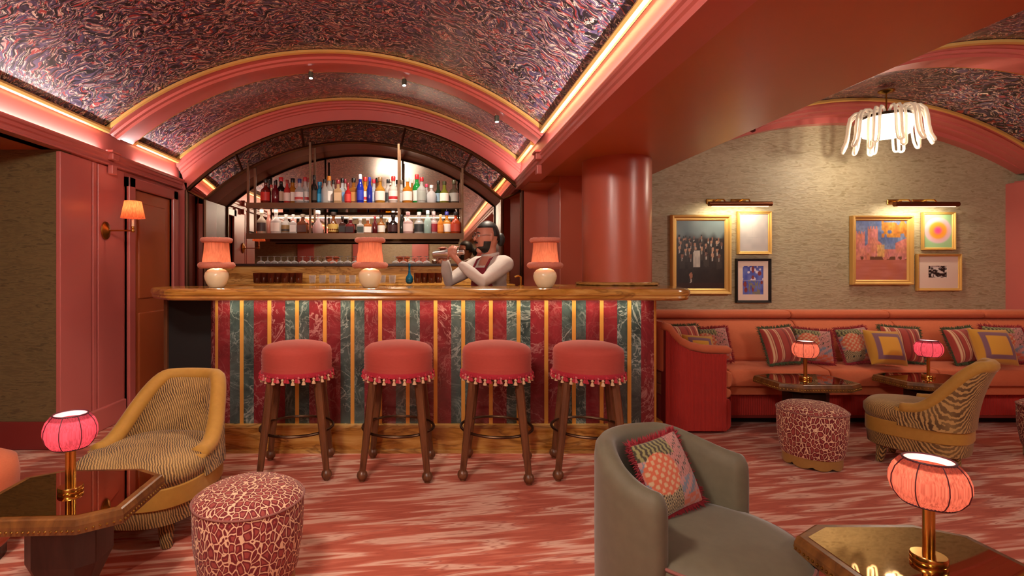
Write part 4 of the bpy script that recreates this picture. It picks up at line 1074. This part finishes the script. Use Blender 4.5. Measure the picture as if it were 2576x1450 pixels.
cx_ = [620, 668, 716, 764, 812, 860] + [920 + 54 * i for i in range(8)] + [1590 + 56 * i for i in range(5)]
for i, x in enumerate(cx_):
    Y = 4.97 + .05 * (i % 2); put(cme, 'coupe_glass', (zx(x) - VX) * Y / F, Y, 1.2805, 'upturned clear coupe glass on the dark ledge, %s' % (ORD[i] if i == 0 else ORD[i] + ' from the left'), 'glass', 'upturned coupe glasses on the ledge').scale = (1, 1, .62)
dv = thing('blue_decanter', 'slender teal blue glass decanter on the back bar near the bartender', 'decanter', ((zx(1688) - VX) * 4.74 / F, 4.74, 1.0958))
MB().lathe([(.02, 0), (.032, .01), (.036, .035), (.030, .062), (.014, .085), (.010, .105), (.013, .11), (.009, .118), (.010, .15), (.013, .155)], 20).build('body', 'teal_glass', dv, smooth=True)
MB().lathe([(.009, .155), (.012, .165), (.010, .178), (.002, .185)], 14).build('stopper', 'teal_glass', dv, smooth=True)
tp = thing('beer_tap', 'small brass tap on the bar beside the bartender', 'tap', (at(1300, 0, 3.92).x, 3.74, 1.0985))
MB().lathe([(.02, 0), (.02, .006), (.008, .010), (.008, .07)], 16).build('stem', 'brass', tp, smooth=True)
MB().tube([(0, 0, .068), (-.02, 0, .075), (-.045, 0, .066)], .006, 8).build('spout', 'brass', tp, smooth=True)

# ================================================================ wall sconce
def make_sconce():
    t = thing('wall_sconce', 'brass swing-arm wall sconce with coral pleated shade on the left wall', 'sconce')
    L = [(.050, 0), (.054, .004), (.052, .012), (.040, .018), (.030, .022), (.018, .030), (.012, .034)]
    mb = MB().lathe(L, 28); mb.v = [(z, y, x * 1.3) for x, y, z in mb.v]; mb.build('wall_plate', 'old_brass', t, smooth=True)
    MB().tube([(.03, 0, 0), (.20, 0, 0)], .006, 10).build('arm', 'brass', t, smooth=True)
    MB().lathe([(.010, -.014), (.013, -.006), (.013, .008), (.009, .014), (.012, .020), (.012, .028), (.008, .034)], 16, (.215, 0, 0)).build('joint', 'brass', t, smooth=True)
    MB().lathe([(.009, .03), (.009, .085)], 14, (.215, 0, 0)).build('candle_tube', 'ceramic', t, smooth=True)
    n = 72; L = []
    for r, z in ((.083, .095), (.072, .15), (.058, .225)):
        L.append([(.215 + (r + .0015 * (i % 2)) * math.cos(2 * PI * i / n), (r + .0015 * (i % 2)) * math.sin(2 * PI * i / n), z) for i in range(n)])
    MB().loops(L, True, False, False).build('shade', 'sconce_shade', t)
    MB().ball((.215, 0, .135), .016, .016, .026).build('bulb', 'lamp_glow', t, smooth=True)
    return t
sp = at(270, 580, 3.95)
sc_ = make_sconce(); sc_.location = (-2.507, 3.97, sp.z)
point_light('sconce_light', (-2.507 + .215, 3.97, sp.z + .175), 1.1, (1.0, .70, .46), .02)

# ================================================================ spotlights on the rib
for i, (px, py) in enumerate(((782, 172), (1017, 203), (1250, 290))):
    p = at(px, py, 4.31); x = p.x; s = seg_s(A_V, x); zt = arc_pt(A_V, s, -.03)[1]
    t = thing('ceiling_spotlight', 'small grey-green spotlight on the vault rib, %s of three' % ('leftmost', 'middle', 'rightmost')[i], 'spotlight', (x, 4.31, zt + .004), 0, 'spotlights on the vault rib')
    MB().lathe([(.018, 0), (.018, -.006), (.006, -.008), (.006, -.02)], 16).build('mount', 'ceramic', t, smooth=True)
    MB().lathe([(.016, -.018), (.020, -.022), (.020, -.066), (.016, -.068)], 16).build('barrel', 'green_grey', t, smooth=True)
    MB().lathe([(.014, -.0685), (.014, -.072), (.002, -.0725)], 12).build('lens', 'lens_glow', t)
    spot_light('rib_spot_light', (x, 4.31, zt - .085), (x * .8 - .2, (3.6, 5.1, 4.1)[i], (1.0, 1.5, 1.2)[i]), 60, 85, (1, .85, .68))

# ================================================================ chandeliers
def make_chandelier():
    t = thing('chandelier', 'x', 'chandelier')
    MB().lathe([(.002, .27), (.055, .27), (.055, .262), (.045, .252), (.012, .244), (.004, .24)], 24).build('canopy', 'old_brass', t, smooth=True)
    MB().lathe([(.005, .06), (.005, .245)], 10).build('rod', 'old_brass', t)
    MB().lathe([(.14, .055), (.15, .05), (.15, .07), (.14, .075)], 32).build('hanger_ring', 'dark_bronze', t)
    MB().lathe([(.01, -.10), (.12, -.10), (.15, -.085), (.165, -.03), (.160, .045), (.15, .05), (.01, .05)], 32).build('diffuser', 'diffuser_glow', t, smooth=True, sharp=50)
    w_ = .017; path = []
    side = [(.12, .085), (.165, .110), (.205, .105), (.232, .075), (.243, .02), (.250, -.06), (.262, -.125), (.280, -.165)]
    for r, z in side: path.append((r, -w_, z))
    for q in range(1, 5):
        a = -PI / 2 + q * PI / 5; path.append((.284, w_ * math.sin(a), -.165 - w_ * math.cos(a)))
    for r, z in side[::-1]: path.append((r, w_, z))
    o = MB().tube(path, .0098, 8).build('glass_loop', 'ch_glass', smooth=True, sharp=0); me = o.data; bpy.data.objects.remove(o)
    side2 = [(.11, .07), (.15, .085), (.180, .07), (.190, .01), (.192, -.10), (.194, -.19)]
    path = [(r, -w_, z) for r, z in side2] + [(.194, w_ * math.sin(-PI / 2 + q * PI / 5), -.19 - w_ * math.cos(-PI / 2 + q * PI / 5)) for q in range(1, 5)] + [(r, w_, z) for r, z in side2[::-1]]
    o = MB().tube(path, .0098, 8).build('glass_loop', 'ch_glass', smooth=True, sharp=0); me2 = o.data; bpy.data.objects.remove(o)
    for i in range(12): inst(me, 'glass_loop', t, (0, 0, 0), (0, 0, 2 * PI * i / 12 + .1))
    for i in range(6): inst(me2, 'glass_loop', t, (0, 0, 0), (0, 0, 2 * PI * i / 6 + .35))
    return t
ch0 = make_chandelier(); ch0.location = (3.645, 4.14, 2.385); ch0['label'] = 'white glass chandelier of looped tubes hanging before the tan wall'; ch0['group'] = 'glass chandeliers'
for x, y, z, l in ((-.82, .75, 2.63, 'white looped-glass chandelier added for fill light in the bar vault, nearer the bar'), (-.82, -1.75, 2.63, 'white looped-glass chandelier added for fill light in the bar vault, seen only in the mirror'), (3.65, 1.0, 2.385, 'white looped-glass chandelier added for fill light in the right vault, nearer the camera')):
    o = copy_tree(ch0); o.location = (x, y, z); o['label'] = l  # added fixtures out of view, carrying the fill lights

# ================================================================ pictures and picture lights
def picture(label, px0, px1, py0, py1, fw, depth, fmat, fn, mat_w=0.0, hole=None, Y=4.675, N=(70, 90), mw=None):
    a, b = at(px0, py1, Y - depth / 2), at(px1, py0, Y - depth / 2)
    w_, h_ = b.x - a.x, b.z - a.z; cx, cz_ = (a.x + b.x) / 2, (a.z + b.z) / 2
    t = thing('framed_picture', label, 'picture', (cx, Y, cz_), 0, 'pictures on the tan wall')
    x, z = w_ / 2, h_ / 2; L = []
    for d, y in ((0, 0), (0, -depth * .8), (fw * .12, -depth), (fw * .35, -depth * .95), (fw * .55, -depth * .62), (fw * .8, -depth * .62), (fw, -depth * .4), (fw, 0)):
        L.append([(-x + d, y, -z + d), (x - d, y, -z + d), (x - d, y, z - d), (-x + d, y, z - d)])
    MB().loops(L, True, False, False).build('frame', fmat, t)
    ix, iz = x - fw, z - fw; yc = -depth * .42
    if mat_w or mw:
        l_, r_, t2, b2 = mw or (mat_w,) * 4
        L = [[(-ix, yc, -iz), (ix, yc, -iz), (ix, yc, iz), (-ix, yc, iz)], [(-ix + l_, yc, -iz + b2), (ix - r_, yc, -iz + b2), (ix - r_, yc, iz - t2), (-ix + l_, yc, iz - t2)], [(-ix + l_, yc + .004, -iz + b2), (ix - r_, yc + .004, -iz + b2), (ix - r_, yc + .004, iz - t2), (-ix + l_, yc + .004, iz - t2)]]
        MB().loops(L, True, False, False).build('mount_card', 'mat_card', t)
        x0, x1, z0, z1 = -ix + l_, ix - r_, -iz + b2, iz - t2
    else: x0, x1, z0, z1 = -ix, ix, -iz, iz
    mb = MB(); cols = []; nu, nv = N
    for j in range(nv + 1):
        for i in range(nu + 1):
            u, v = i / nu, j / nv; mb.v.append((lerp(x0, x1, u), yc + .003, lerp(z0, z1, v))); cols.append(fn(u, v))
    for j in range(nv):
        for i in range(nu):
            q = j * (nu + 1) + i; mb.f.append((q, q + 1, q + nu + 2, q + nu + 1))
    mb.col = cols; mb.build('canvas', 'print', t)
    MB().box(-ix, ix, -.004, 0, -iz, iz).build('backing', 'dark_wood', t)
    return t
def mixc(a, b, t): t = max(0, min(1, t)); return tuple(x + (y - x) * t for x, y in zip(a, b))
def vn(x, y, s=0):   # value noise
    def hsh(i, j): return ((math.sin(i * 127.1 + j * 311.7 + s * 74.7) * 43758.5453) % 1.0)
    i, j = math.floor(x), math.floor(y); fx, fy = smooth01(x - i), smooth01(y - j)
    return lerp(lerp(hsh(i, j), hsh(i + 1, j), fx), lerp(hsh(i, j + 1), hsh(i + 1, j + 1), fx), fy)
H = srgb
rdp = random.Random(5); figs = []
for row, (vy, n_, sz) in enumerate(((.735, 11, .026), (.665, 9, .030), (.585, 8, .034), (.50, 6, .038))):
    for i_ in range(n_): figs.append((lerp(.05, .97, (i_ + .5 * (row % 2)) / n_) + rdp.uniform(-.03, .03), vy + rdp.uniform(-.022, .022), sz, rdp.choice(['#a8785e', '#8c5e4a', '#b58a70', '#6e4a3c']), rdp.random()))
figs.append((.30, .19, .045, '#a87058', .3))
def art_crowd(u, v):
    n = vn(u * 14, v * 16, 3); c = mixc(H('#2b2521'), H('#1b1715'), n)
    if v > .74: c = mixc(c, mixc(H('#4c5b60'), H('#717d7e'), vn(u * 5, v * 6, 1)), (v - .74 + .10 * vn(u * 9, 3, 2)) * 9)
    j = .008 * (vn(u * 50, v * 50, 7) - .5)
    for fx, fy, r, fc, q in figs:
        du, dv_ = u - fx + j, (v - fy) * .78 + j
        if abs(du) < r * 1.5 and -r * 4 < dv_ < -r * .5: c = mixc(H('#1f1b1a'), H('#3a322d'), q)          # coat
        if abs(du) < r * .30 and -r * 1.8 < dv_ < -r * .7: c = mixc(c, H('#b9b0a6'), .8)                    # shirt front
        if (du / r) ** 2 + (dv_ / (r * 1.1)) ** 2 < .55: c = mixc(c, H(fc), .85)                             # head
        if abs(du) < r * .65 and r * .5 < dv_ < r * 1.5 and q > .35: c = H('#141112')                       # hat
    if abs(u - .42 - .05 * (v - .4)) < .075 - .04 * abs(v - .42) and .32 < v < .56: c = mixc(H('#8f8a84'), H('#bdb4a8'), vn(u * 30, v * 18, 5))
    if v < .08: c = mixc(c, H('#3a2018'), .6)
    return c
def art_faint(u, v):
    c = mixc(H('#aaa4a4'), H('#b9b2b0'), vn(u * 6, v * 7, 4))
    if abs(v - .38 - .01 * math.sin(u * 9)) < .006: c = H('#a9a2a4')
    for k_ in (.42, .50, .56): 
        if abs(u - k_ - .04 * math.sin(v * 7 + k_ * 9)) < .006 and .45 < v < .8: c = H('#b0a8a8')
    return c
def art_blue(u, v):
    c = mixc(H('#3b4aa0'), H('#6a76b8'), vn(u * 6, v * 8, 9))
    if vn(u * 7, v * 9, 12) > .66 and v > .5: c = H('#cfc8d6')
    for bx, by, rx, ry in ((.5, .88, .07, .12), (.82, .74, .09, .08), (.5, .60, .07, .07), (.12, .36, .08, .10), (.16, .16, .08, .09), (.5, .22, .06, .13), (.92, .42, .06, .06)):
        if ((u - bx) / rx) ** 2 + ((v - by) / ry) ** 2 < 1: c = mixc(H('#7a2a38'), H('#8c4a3a'), vn(u * 20, v * 20, 2))
    if v < .5 and .28 < u < .85 and vn(u * 18, v * 14, 6) > .5: c = H('#7a7868')
    if abs(v - .5) < .008: c = H('#c9c2cc')
    return c
def art_town(u, v):
    n = vn(u * 24, v * 10, 1); sky = mixc(H('#4c5e8c'), H('#7480a0'), vn(u * 9, v * 14, 2))
    roof = .62 + .16 * (vn(u * 7, 1, 3) - .5)
    if u < .18: roof = .80 + .03 * math.sin(u * 120)
    elif .24 < u < .44: roof = .86 + .05 * (math.sin(u * 110) > 0)
    elif u > .78: roof = .62 + .4 * (u - .78)
    elif u > .5: roof = .52
    c = sky if v > roof else mixc(mixc(H('#b0604a'), H('#cf8a64'), n), H('#c07a86'), vn(u * 12, v * 12, 5) * .7)
    if u > .5 and v > .72 and vn(u * 12, v * 16, 8) > .42: c = mixc(H('#a8622c'), H('#c08a3c'), n)
    if .42 < u < .56 and .38 < v < .6: c = mixc(c, H('#d0a860'), .7)
    c = tuple(min(1, x * (.72 + .56 * vn(u * 46 + 3 * v, v * 30, 11))) for x in c[:3]) + (1,)
    if v < .34: c = mixc(mixc(H('#a85c52'), H('#c07a70'), vn(u * 5, v * 40, 4)), H('#b5654a'), vn(u * 9, v * 9, 6))
    elif v < .40 and vn(u * 16, v * 10, 9) > .5: c = H('#6a4432')
    return c
def art_sun(u, v):
    d = math.hypot(u - .5, (v - .52) * 1.25); st = [(0, '#c93a7c'), (.09, '#d8507a'), (.19, '#e08a2e'), (.29, '#e2993c'), (.37, '#dcaab0'), (.46, '#d4b8c0'), (.52, '#9fc494'), (1.2, '#86bf86')]
    for (a, ca), (b, cb) in zip(st, st[1:]):
        if d <= b: return mixc(H(ca), H(cb), (d - a) / (b - a))
    return H('#86bf86')
def art_photo(u, v):
    n = .5 * vn(u * 6, v * 4, 4) + .5 * vn(u * 14, v * 10, 5); return H('#1c1615') if n < .48 else (H('#8a807c') if n < .58 else H('#cfc4be'))
picture('large gilt-framed dark painting of a crowd, left on the tan wall', 1688, 1838, 541, 741, .052, .05, 'gold_trim', art_crowd)
picture('slim gilt-framed pale grey drawing under the left picture light', 1855, 1940, 532, 640, .026, .03, 'gold_trim', art_faint)
picture('black-framed blue floral print with red blooms, below the pale drawing', 1851, 1939, 651, 762, .022, .03, 'black', art_blue, mw=(.042, .042, .045, .052))
picture('gilt-framed orange and blue townscape painting on the right', 2142, 2295, 543, 717, .045, .05, 'gold_trim', art_town)
picture('small framed print of a glowing orange circle on green', 2320, 2402, 534, 629, .022, .03, 'gold_trim', art_sun)
picture('small black and white photograph in wide pale mount', 2306, 2417, 639, 732, .024, .03, 'gold_trim', art_photo, mw=(.085, .098, .085, .095), N=(50, 36))
def picture_light(label, px0, px1, py):
    a, b = at(px0, py, 4.54), at(px1, py, 4.54)
    t = thing('picture_light', label, 'picture light', ((a.x + b.x) / 2, 4.68, a.z), 0, 'picture lights on the tan wall')
    w_ = (b.x - a.x) / 2
    MB().tube([(-w_, -.14, 0), (w_, -.14, 0)], .021, 14).build('tube_shade', 'picture_tube', t, smooth=True, sharp=40)
    for dx in (-w_ * .55, w_ * .25):
        ar = MB().tube([(dx, 0, .035), (dx, -.06, .05), (dx + .02, -.12, .04), (dx + .02, -.14, .015)], .007, 8).build('arm', 'brass', t, smooth=True)
        MB().box(dx - .075, dx + .06, -.012, 0, .012, .062).build('wall_plate', 'brass', t, bevel=.006)
    MB().box(-w_ * .9, w_ * .9, -.148, -.132, -.0235, -.021).build('lamp_strip', 'strip_glow', t)
    area_light('picture_light_lamp', ((a.x + b.x) / 2, 4.55, a.z - .03), (math.radians(28), 0, 0), w_ * 1.8, .02, 2.0, (1.0, .87, .62))
picture_light('bronze picture light over the crowd painting and pale drawing', 1783, 1941, 513)
picture_light('bronze picture light over the townscape and orange circle print', 2250, 2411, 514)

# ================================================================ bartender
per_ = thing('person', 'bartender in pale shirt and dark red apron shaking a cocktail, facing left', 'person', (.46, 4.15, 0))
ox, oy = .46, 4.15
def W(x, y, z): return Vector((x - ox, y - oy, z))
fdir = Vector((-.8, -.6, 0)); ldir = Vector((.6, -.8, 0))
c0 = W(.475, 4.16, 0)
def T(f, l, z): return c0 + fdir * f + ldir * l + Vector((0, 0, z))
LS, RS = T(0, .165, 1.262), T(0, -.165, 1.262)
LE, RE = W(.385, 3.875, 1.125), W(.135, 4.20, 1.125)
LW, RW = W(.225, 3.96, 1.262), W(.112, 4.09, 1.285)
def remesh(o, v):
    m_ = o.modifiers.new('remesh', 'REMESH'); m_.mode = 'VOXEL'; m_.voxel_size = v; m_.use_smooth_shade = True
    s_ = o.modifiers.new('smooth', 'SMOOTH'); s_.factor = .5; s_.iterations = 4
# body: head, neck, torso, arms, hands, legs in one surface
body = MB()
hf = Vector((-.94, -.34, 0)).normalized(); hl = Vector((.34, -.94, 0)).normalized(); hc = W(.445, 4.13, 1.478)
def HP(f, l, u): return hc + hf * f + hl * l + Vector((0, 0, u))
def head_loops(scale=1.0, lo=-1.0, hi=1.0, n=24, m=18, fr=None):
    L = []
    for j in range(m + 1):
        q = lerp(lo, hi, j / m); u = .124 * q; rr = math.sqrt(max(.0004, 1 - abs(q) ** 2.4))
        wd = .077 * rr * (1 - .16 * max(0, -q)); fd = .094 * rr; sh_ = .012 * max(0, -q) * (1 if True else 0)
        row = []
        for i in range(n):
            a = 2 * PI * i / n; f_ = fd * math.cos(a); l_ = wd * math.sin(a)
            if f_ > 0: f_ *= 1 - .06 * abs(math.sin(q * 4))
            row.append(HP((f_ + sh_) * scale, l_ * scale, u * scale))
        L.append(row)
    return L
body.loops(head_loops())
body.limb([HP(.088, 0, .02), HP(.108, 0, -.018)], [.009, .014], 10)            # nose
body.limb([HP(.088, 0, -.062), HP(.088, 0, -.064)], [.012, .012], 8)           # lips
body.limb([HP(.070, 0, -.108), HP(.074, 0, -.104)], [.024, .022], 8)           # chin
for s_ in (-1, 1): body.limb([HP(-.005, s_ * .077, .018), HP(-.004, s_ * .078, -.022)], [.011, .009], 8)   # ears
body.limb([HP(-.02, 0, -.06), T(.0, 0, 1.30)], [.052, .056], 14)
body.limb([T(0, 0, 1.26), T(0, 0, 1.10), T(0, 0, .95), T(0, 0, .82)], [.10, .115, .105, .115], 16)
for a, e, w_ in ((LS, LE, LW), (RS, RE, RW)): body.limb([a, lerp(a, e, .5), e, lerp(e, w_, .4), w_], [.05, .043, .036, .034, .023], 12)
for s_ in (-1, 1): body.limb([T(0, s_ * .085, .82), T(.015, s_ * .09, .44), T(0, s_ * .09, .07)], [.075, .052, .036], 12); body.limb([T(0, s_ * .09, .045), T(.15, s_ * .10, .03)], [.036, .028], 10)
SHA, SHB = W(.035, 4.075, 1.338), W(.235, 3.985, 1.352)     # shaker axis
ax = (SHB - SHA).normalized()
def hand(wr, along, side):
    c = SHA.lerp(SHB, along); upv = Vector((0, 0, 1)); nrm = ax.cross(upv).normalized() * side   # outward side of the shaker
    palm = c + nrm * .046 - upv * .012
    body.limb([wr, lerp(wr, palm, .55), palm], [.023, .024, .024], 12)
    for q in range(4):
        o = ax * (-.030 + .020 * q); ln = (.92, 1.05, 1.0, .82)[q]
        p0 = palm + o + upv * .008; p1 = c + o + nrm * .047 + upv * .030 * ln; p2 = c + o + nrm * .022 + upv * .052 * ln; p3 = c + o - nrm * .014 * ln + upv * .047
        body.limb([p0, p1, p2, p3], [.0092, .0088, .0080, .0070], 8)
    t0 = palm - ax * .03 - upv * .010; body.limb([t0, c - ax * .042 + nrm * .028 - upv * .040, c - ax * .046 - nrm * .006 - upv * .044], [.011, .0098, .008], 8)
hand(LW, .72, 1 if ax.cross(Vector((0, 0, 1))).y < 0 else -1); hand(RW, .26, -1 if ax.cross(Vector((0, 0, 1))).y < 0 else 1)
ob = body.build('body', 'skin', per_, smooth=True, sharp=0); remesh(ob, .0062)
shirt = MB()
shirt.limb([T(0, 0, 1.285), T(0, 0, 1.20), T(0, 0, 1.08), T(0, 0, .95), T(0, 0, .80)], [.085, .125, .132, .125, .130], 18)
shirt.limb([LS, RS], [.072, .072], 14); shirt.limb([T(-.01, 0, 1.325), T(-.012, 0, 1.28)], [.064, .075], 14)
shirt.limb([T(.02, .07, 1.17), T(.02, -.07, 1.17)], [.10, .10], 12)
for a, e, w_ in ((LS, LE, LW), (RS, RE, RW)): shirt.limb([a, lerp(a, e, .5), e, lerp(e, w_, .5), lerp(e, w_, .93)], [.068, .062, .053, .047, .036], 14)
osx = shirt.build('shirt', 'shirt_cloth', per_, smooth=True, sharp=0); remesh(osx, .011)
tr = MB()
for s_ in (-1, 1): tr.limb([T(0, s_ * .075, .86), T(.015, s_ * .09, .44), T(0, s_ * .09, .09)], [.10, .072, .058], 14)
tr.limb([T(0, .05, .84), T(0, -.05, .84)], [.115, .115], 14)
ot = tr.build('trousers', 'trouser_cloth', per_, smooth=True, sharp=0); remesh(ot, .012)
ap = MB(); L = []
for z in (.50, .80, .95, 1.08, 1.20, 1.235):
    row = []
    for i in range(13):
        a = lerp(-1, 1, i / 12) * (1.25 if z < 1.0 else (1.05 if z < 1.15 else .62)); rr = .150 if z < 1.1 else .140
        row.append(T(rr * math.cos(a) + .012, rr * math.sin(a), z))
    L.append(row)
ap.loops(L, False, False, False); oa = ap.build('apron', 'apron_cloth', per_, smooth=True, sharp=0)
oa.modifiers.new('solid', 'SOLIDIFY').thickness = .006
for s_ in (-1, 1):
    MB().tube([T(.125, s_ * .07, 1.225), T(.075, s_ * .075, 1.30), T(-.01, s_ * .068, 1.335), T(-.08, s_ * .04, 1.31)], .008, 6).build('apron_strap', 'apron_cloth', per_, smooth=True)
MB().tube([T(.06 * math.cos(a), .062 * math.sin(a), 1.342 - .012 * math.cos(a)) for a in [2 * PI * i / 20 for i in range(20)]], .014, 8, True).build('collar', 'shirt_cloth', per_, smooth=True)
hr = MB(); L = []
for j in range(15):
    q = lerp(-.22, 1.0, j / 14); rr = math.sqrt(max(.0004, 1 - abs(q) ** 2.4)) if q < .98 else .12; row = []
    for i in range(24):
        a = 2 * PI * i / 24; back = -math.cos(a); f_ = .094 * rr * math.cos(a); l_ = .077 * rr * math.sin(a)
        k_ = 1.07 if (q > .50 or back > (.55 if q < .02 else .05)) else .80
        row.append(HP(f_ * k_ - .004, l_ * (1.06 if k_ > 1 else .8), .124 * q * 1.05 + .003))
    L.append(row)
oh = hr.loops(L).build('hair', 'hair', per_, smooth=True, sharp=0)
MB().ball(HP(-.128, -.01, -.015), .034, .034, .055, 16, 12).build('hair_bun', 'hair', per_, smooth=True)
bd = MB(); L = []
for j in range(9):
    q = lerp(-1.0, -.28, j / 8); rr = math.sqrt(max(.0004, 1 - abs(q) ** 2.4)); wd = .077 * rr * (1 - .16 * max(0, -q)); row = []
    for i in range(24):
        a = 2 * PI * i / 24; f_ = .094 * rr * math.cos(a) * (1 - .06 * abs(math.sin(q * 4))) + .012 * max(0, -q)
        k_ = 1.09 if math.cos(a) > -.15 else .8
        if q > -.60 and math.cos(a) > .62: k_ = .92
        row.append(HP(f_ * k_, wd * math.sin(a) * k_, .124 * q * 1.05))
    L.append(row)
bd.loops(L).build('beard', 'hair', per_, smooth=True, sharp=0)
MB().limb([HP(.096, .022, -.046), HP(.102, 0, -.042), HP(.096, -.022, -.046)], [.006, .008, .006], 8).build('moustache', 'hair', per_, smooth=True)
for s_ in (-1, 1):
    MB().ball(HP(.083, s_ * .030, .008), .010).build('eye', 'eye_white', per_, smooth=True)
    MB().ball(HP(.0915, s_ * .031, .008), .0045).build('pupil', 'black', per_, smooth=True)
    MB().limb([HP(.084, s_ * .046, .030), HP(.094, s_ * .028, .036), HP(.094, s_ * .014, .031)], [.003, .005, .003], 6).build('eyebrow', 'hair', per_, smooth=True)
gs = MB().tube([HP(.104, .031 + .021 * math.cos(2 * PI * i / 20), .006 + .017 * math.sin(2 * PI * i / 20)) for i in range(20)], .0016, 5, True).build('spectacles', 'black', per_)
MB().tube([HP(.104, -.031 + .021 * math.cos(2 * PI * i / 20), .006 + .017 * math.sin(2 * PI * i / 20)) for i in range(20)], .0016, 5, True).build('spectacle_rim', 'black', gs)
MB().tube([HP(.104, -.010, .010), HP(.108, 0, .013), HP(.104, .010, .010)], .0015, 5).build('bridge', 'black', gs)
for s_ in (-1, 1): MB().tube([HP(.104, s_ * .052, .010), HP(.05, s_ * .078, .014), HP(-.01, s_ * .083, .012)], .0015, 5).build('temple_arm', 'black', gs)
MB().limb([HP(.094, .016, -.062), HP(.099, 0, -.060), HP(.094, -.016, -.062)], [.003, .005, .003], 8).build('mouth', 'lip', per_, smooth=True)
# shaker, held
sk = thing('cocktail_shaker', 'steel cocktail shaker held in both of the bartender\'s hands', 'shaker', SHA + Vector((ox, oy, 0)))
sk.rotation_euler = ax.to_track_quat('Z', 'Y').to_euler()
MB().lathe([(.026, -.02), (.030, -.015), (.036, .09), (.036, .10)], 24).build('tin', 'chrome', sk, smooth=True)
MB().lathe([(.037, .095), (.037, .105), (.034, .15), (.022, .19), (.018, .20)], 24).build('shoulder', 'chrome', sk, smooth=True)
MB().lathe([(.019, .198), (.019, .235), (.012, .242)], 20).build('cap', 'chrome', sk, smooth=True)
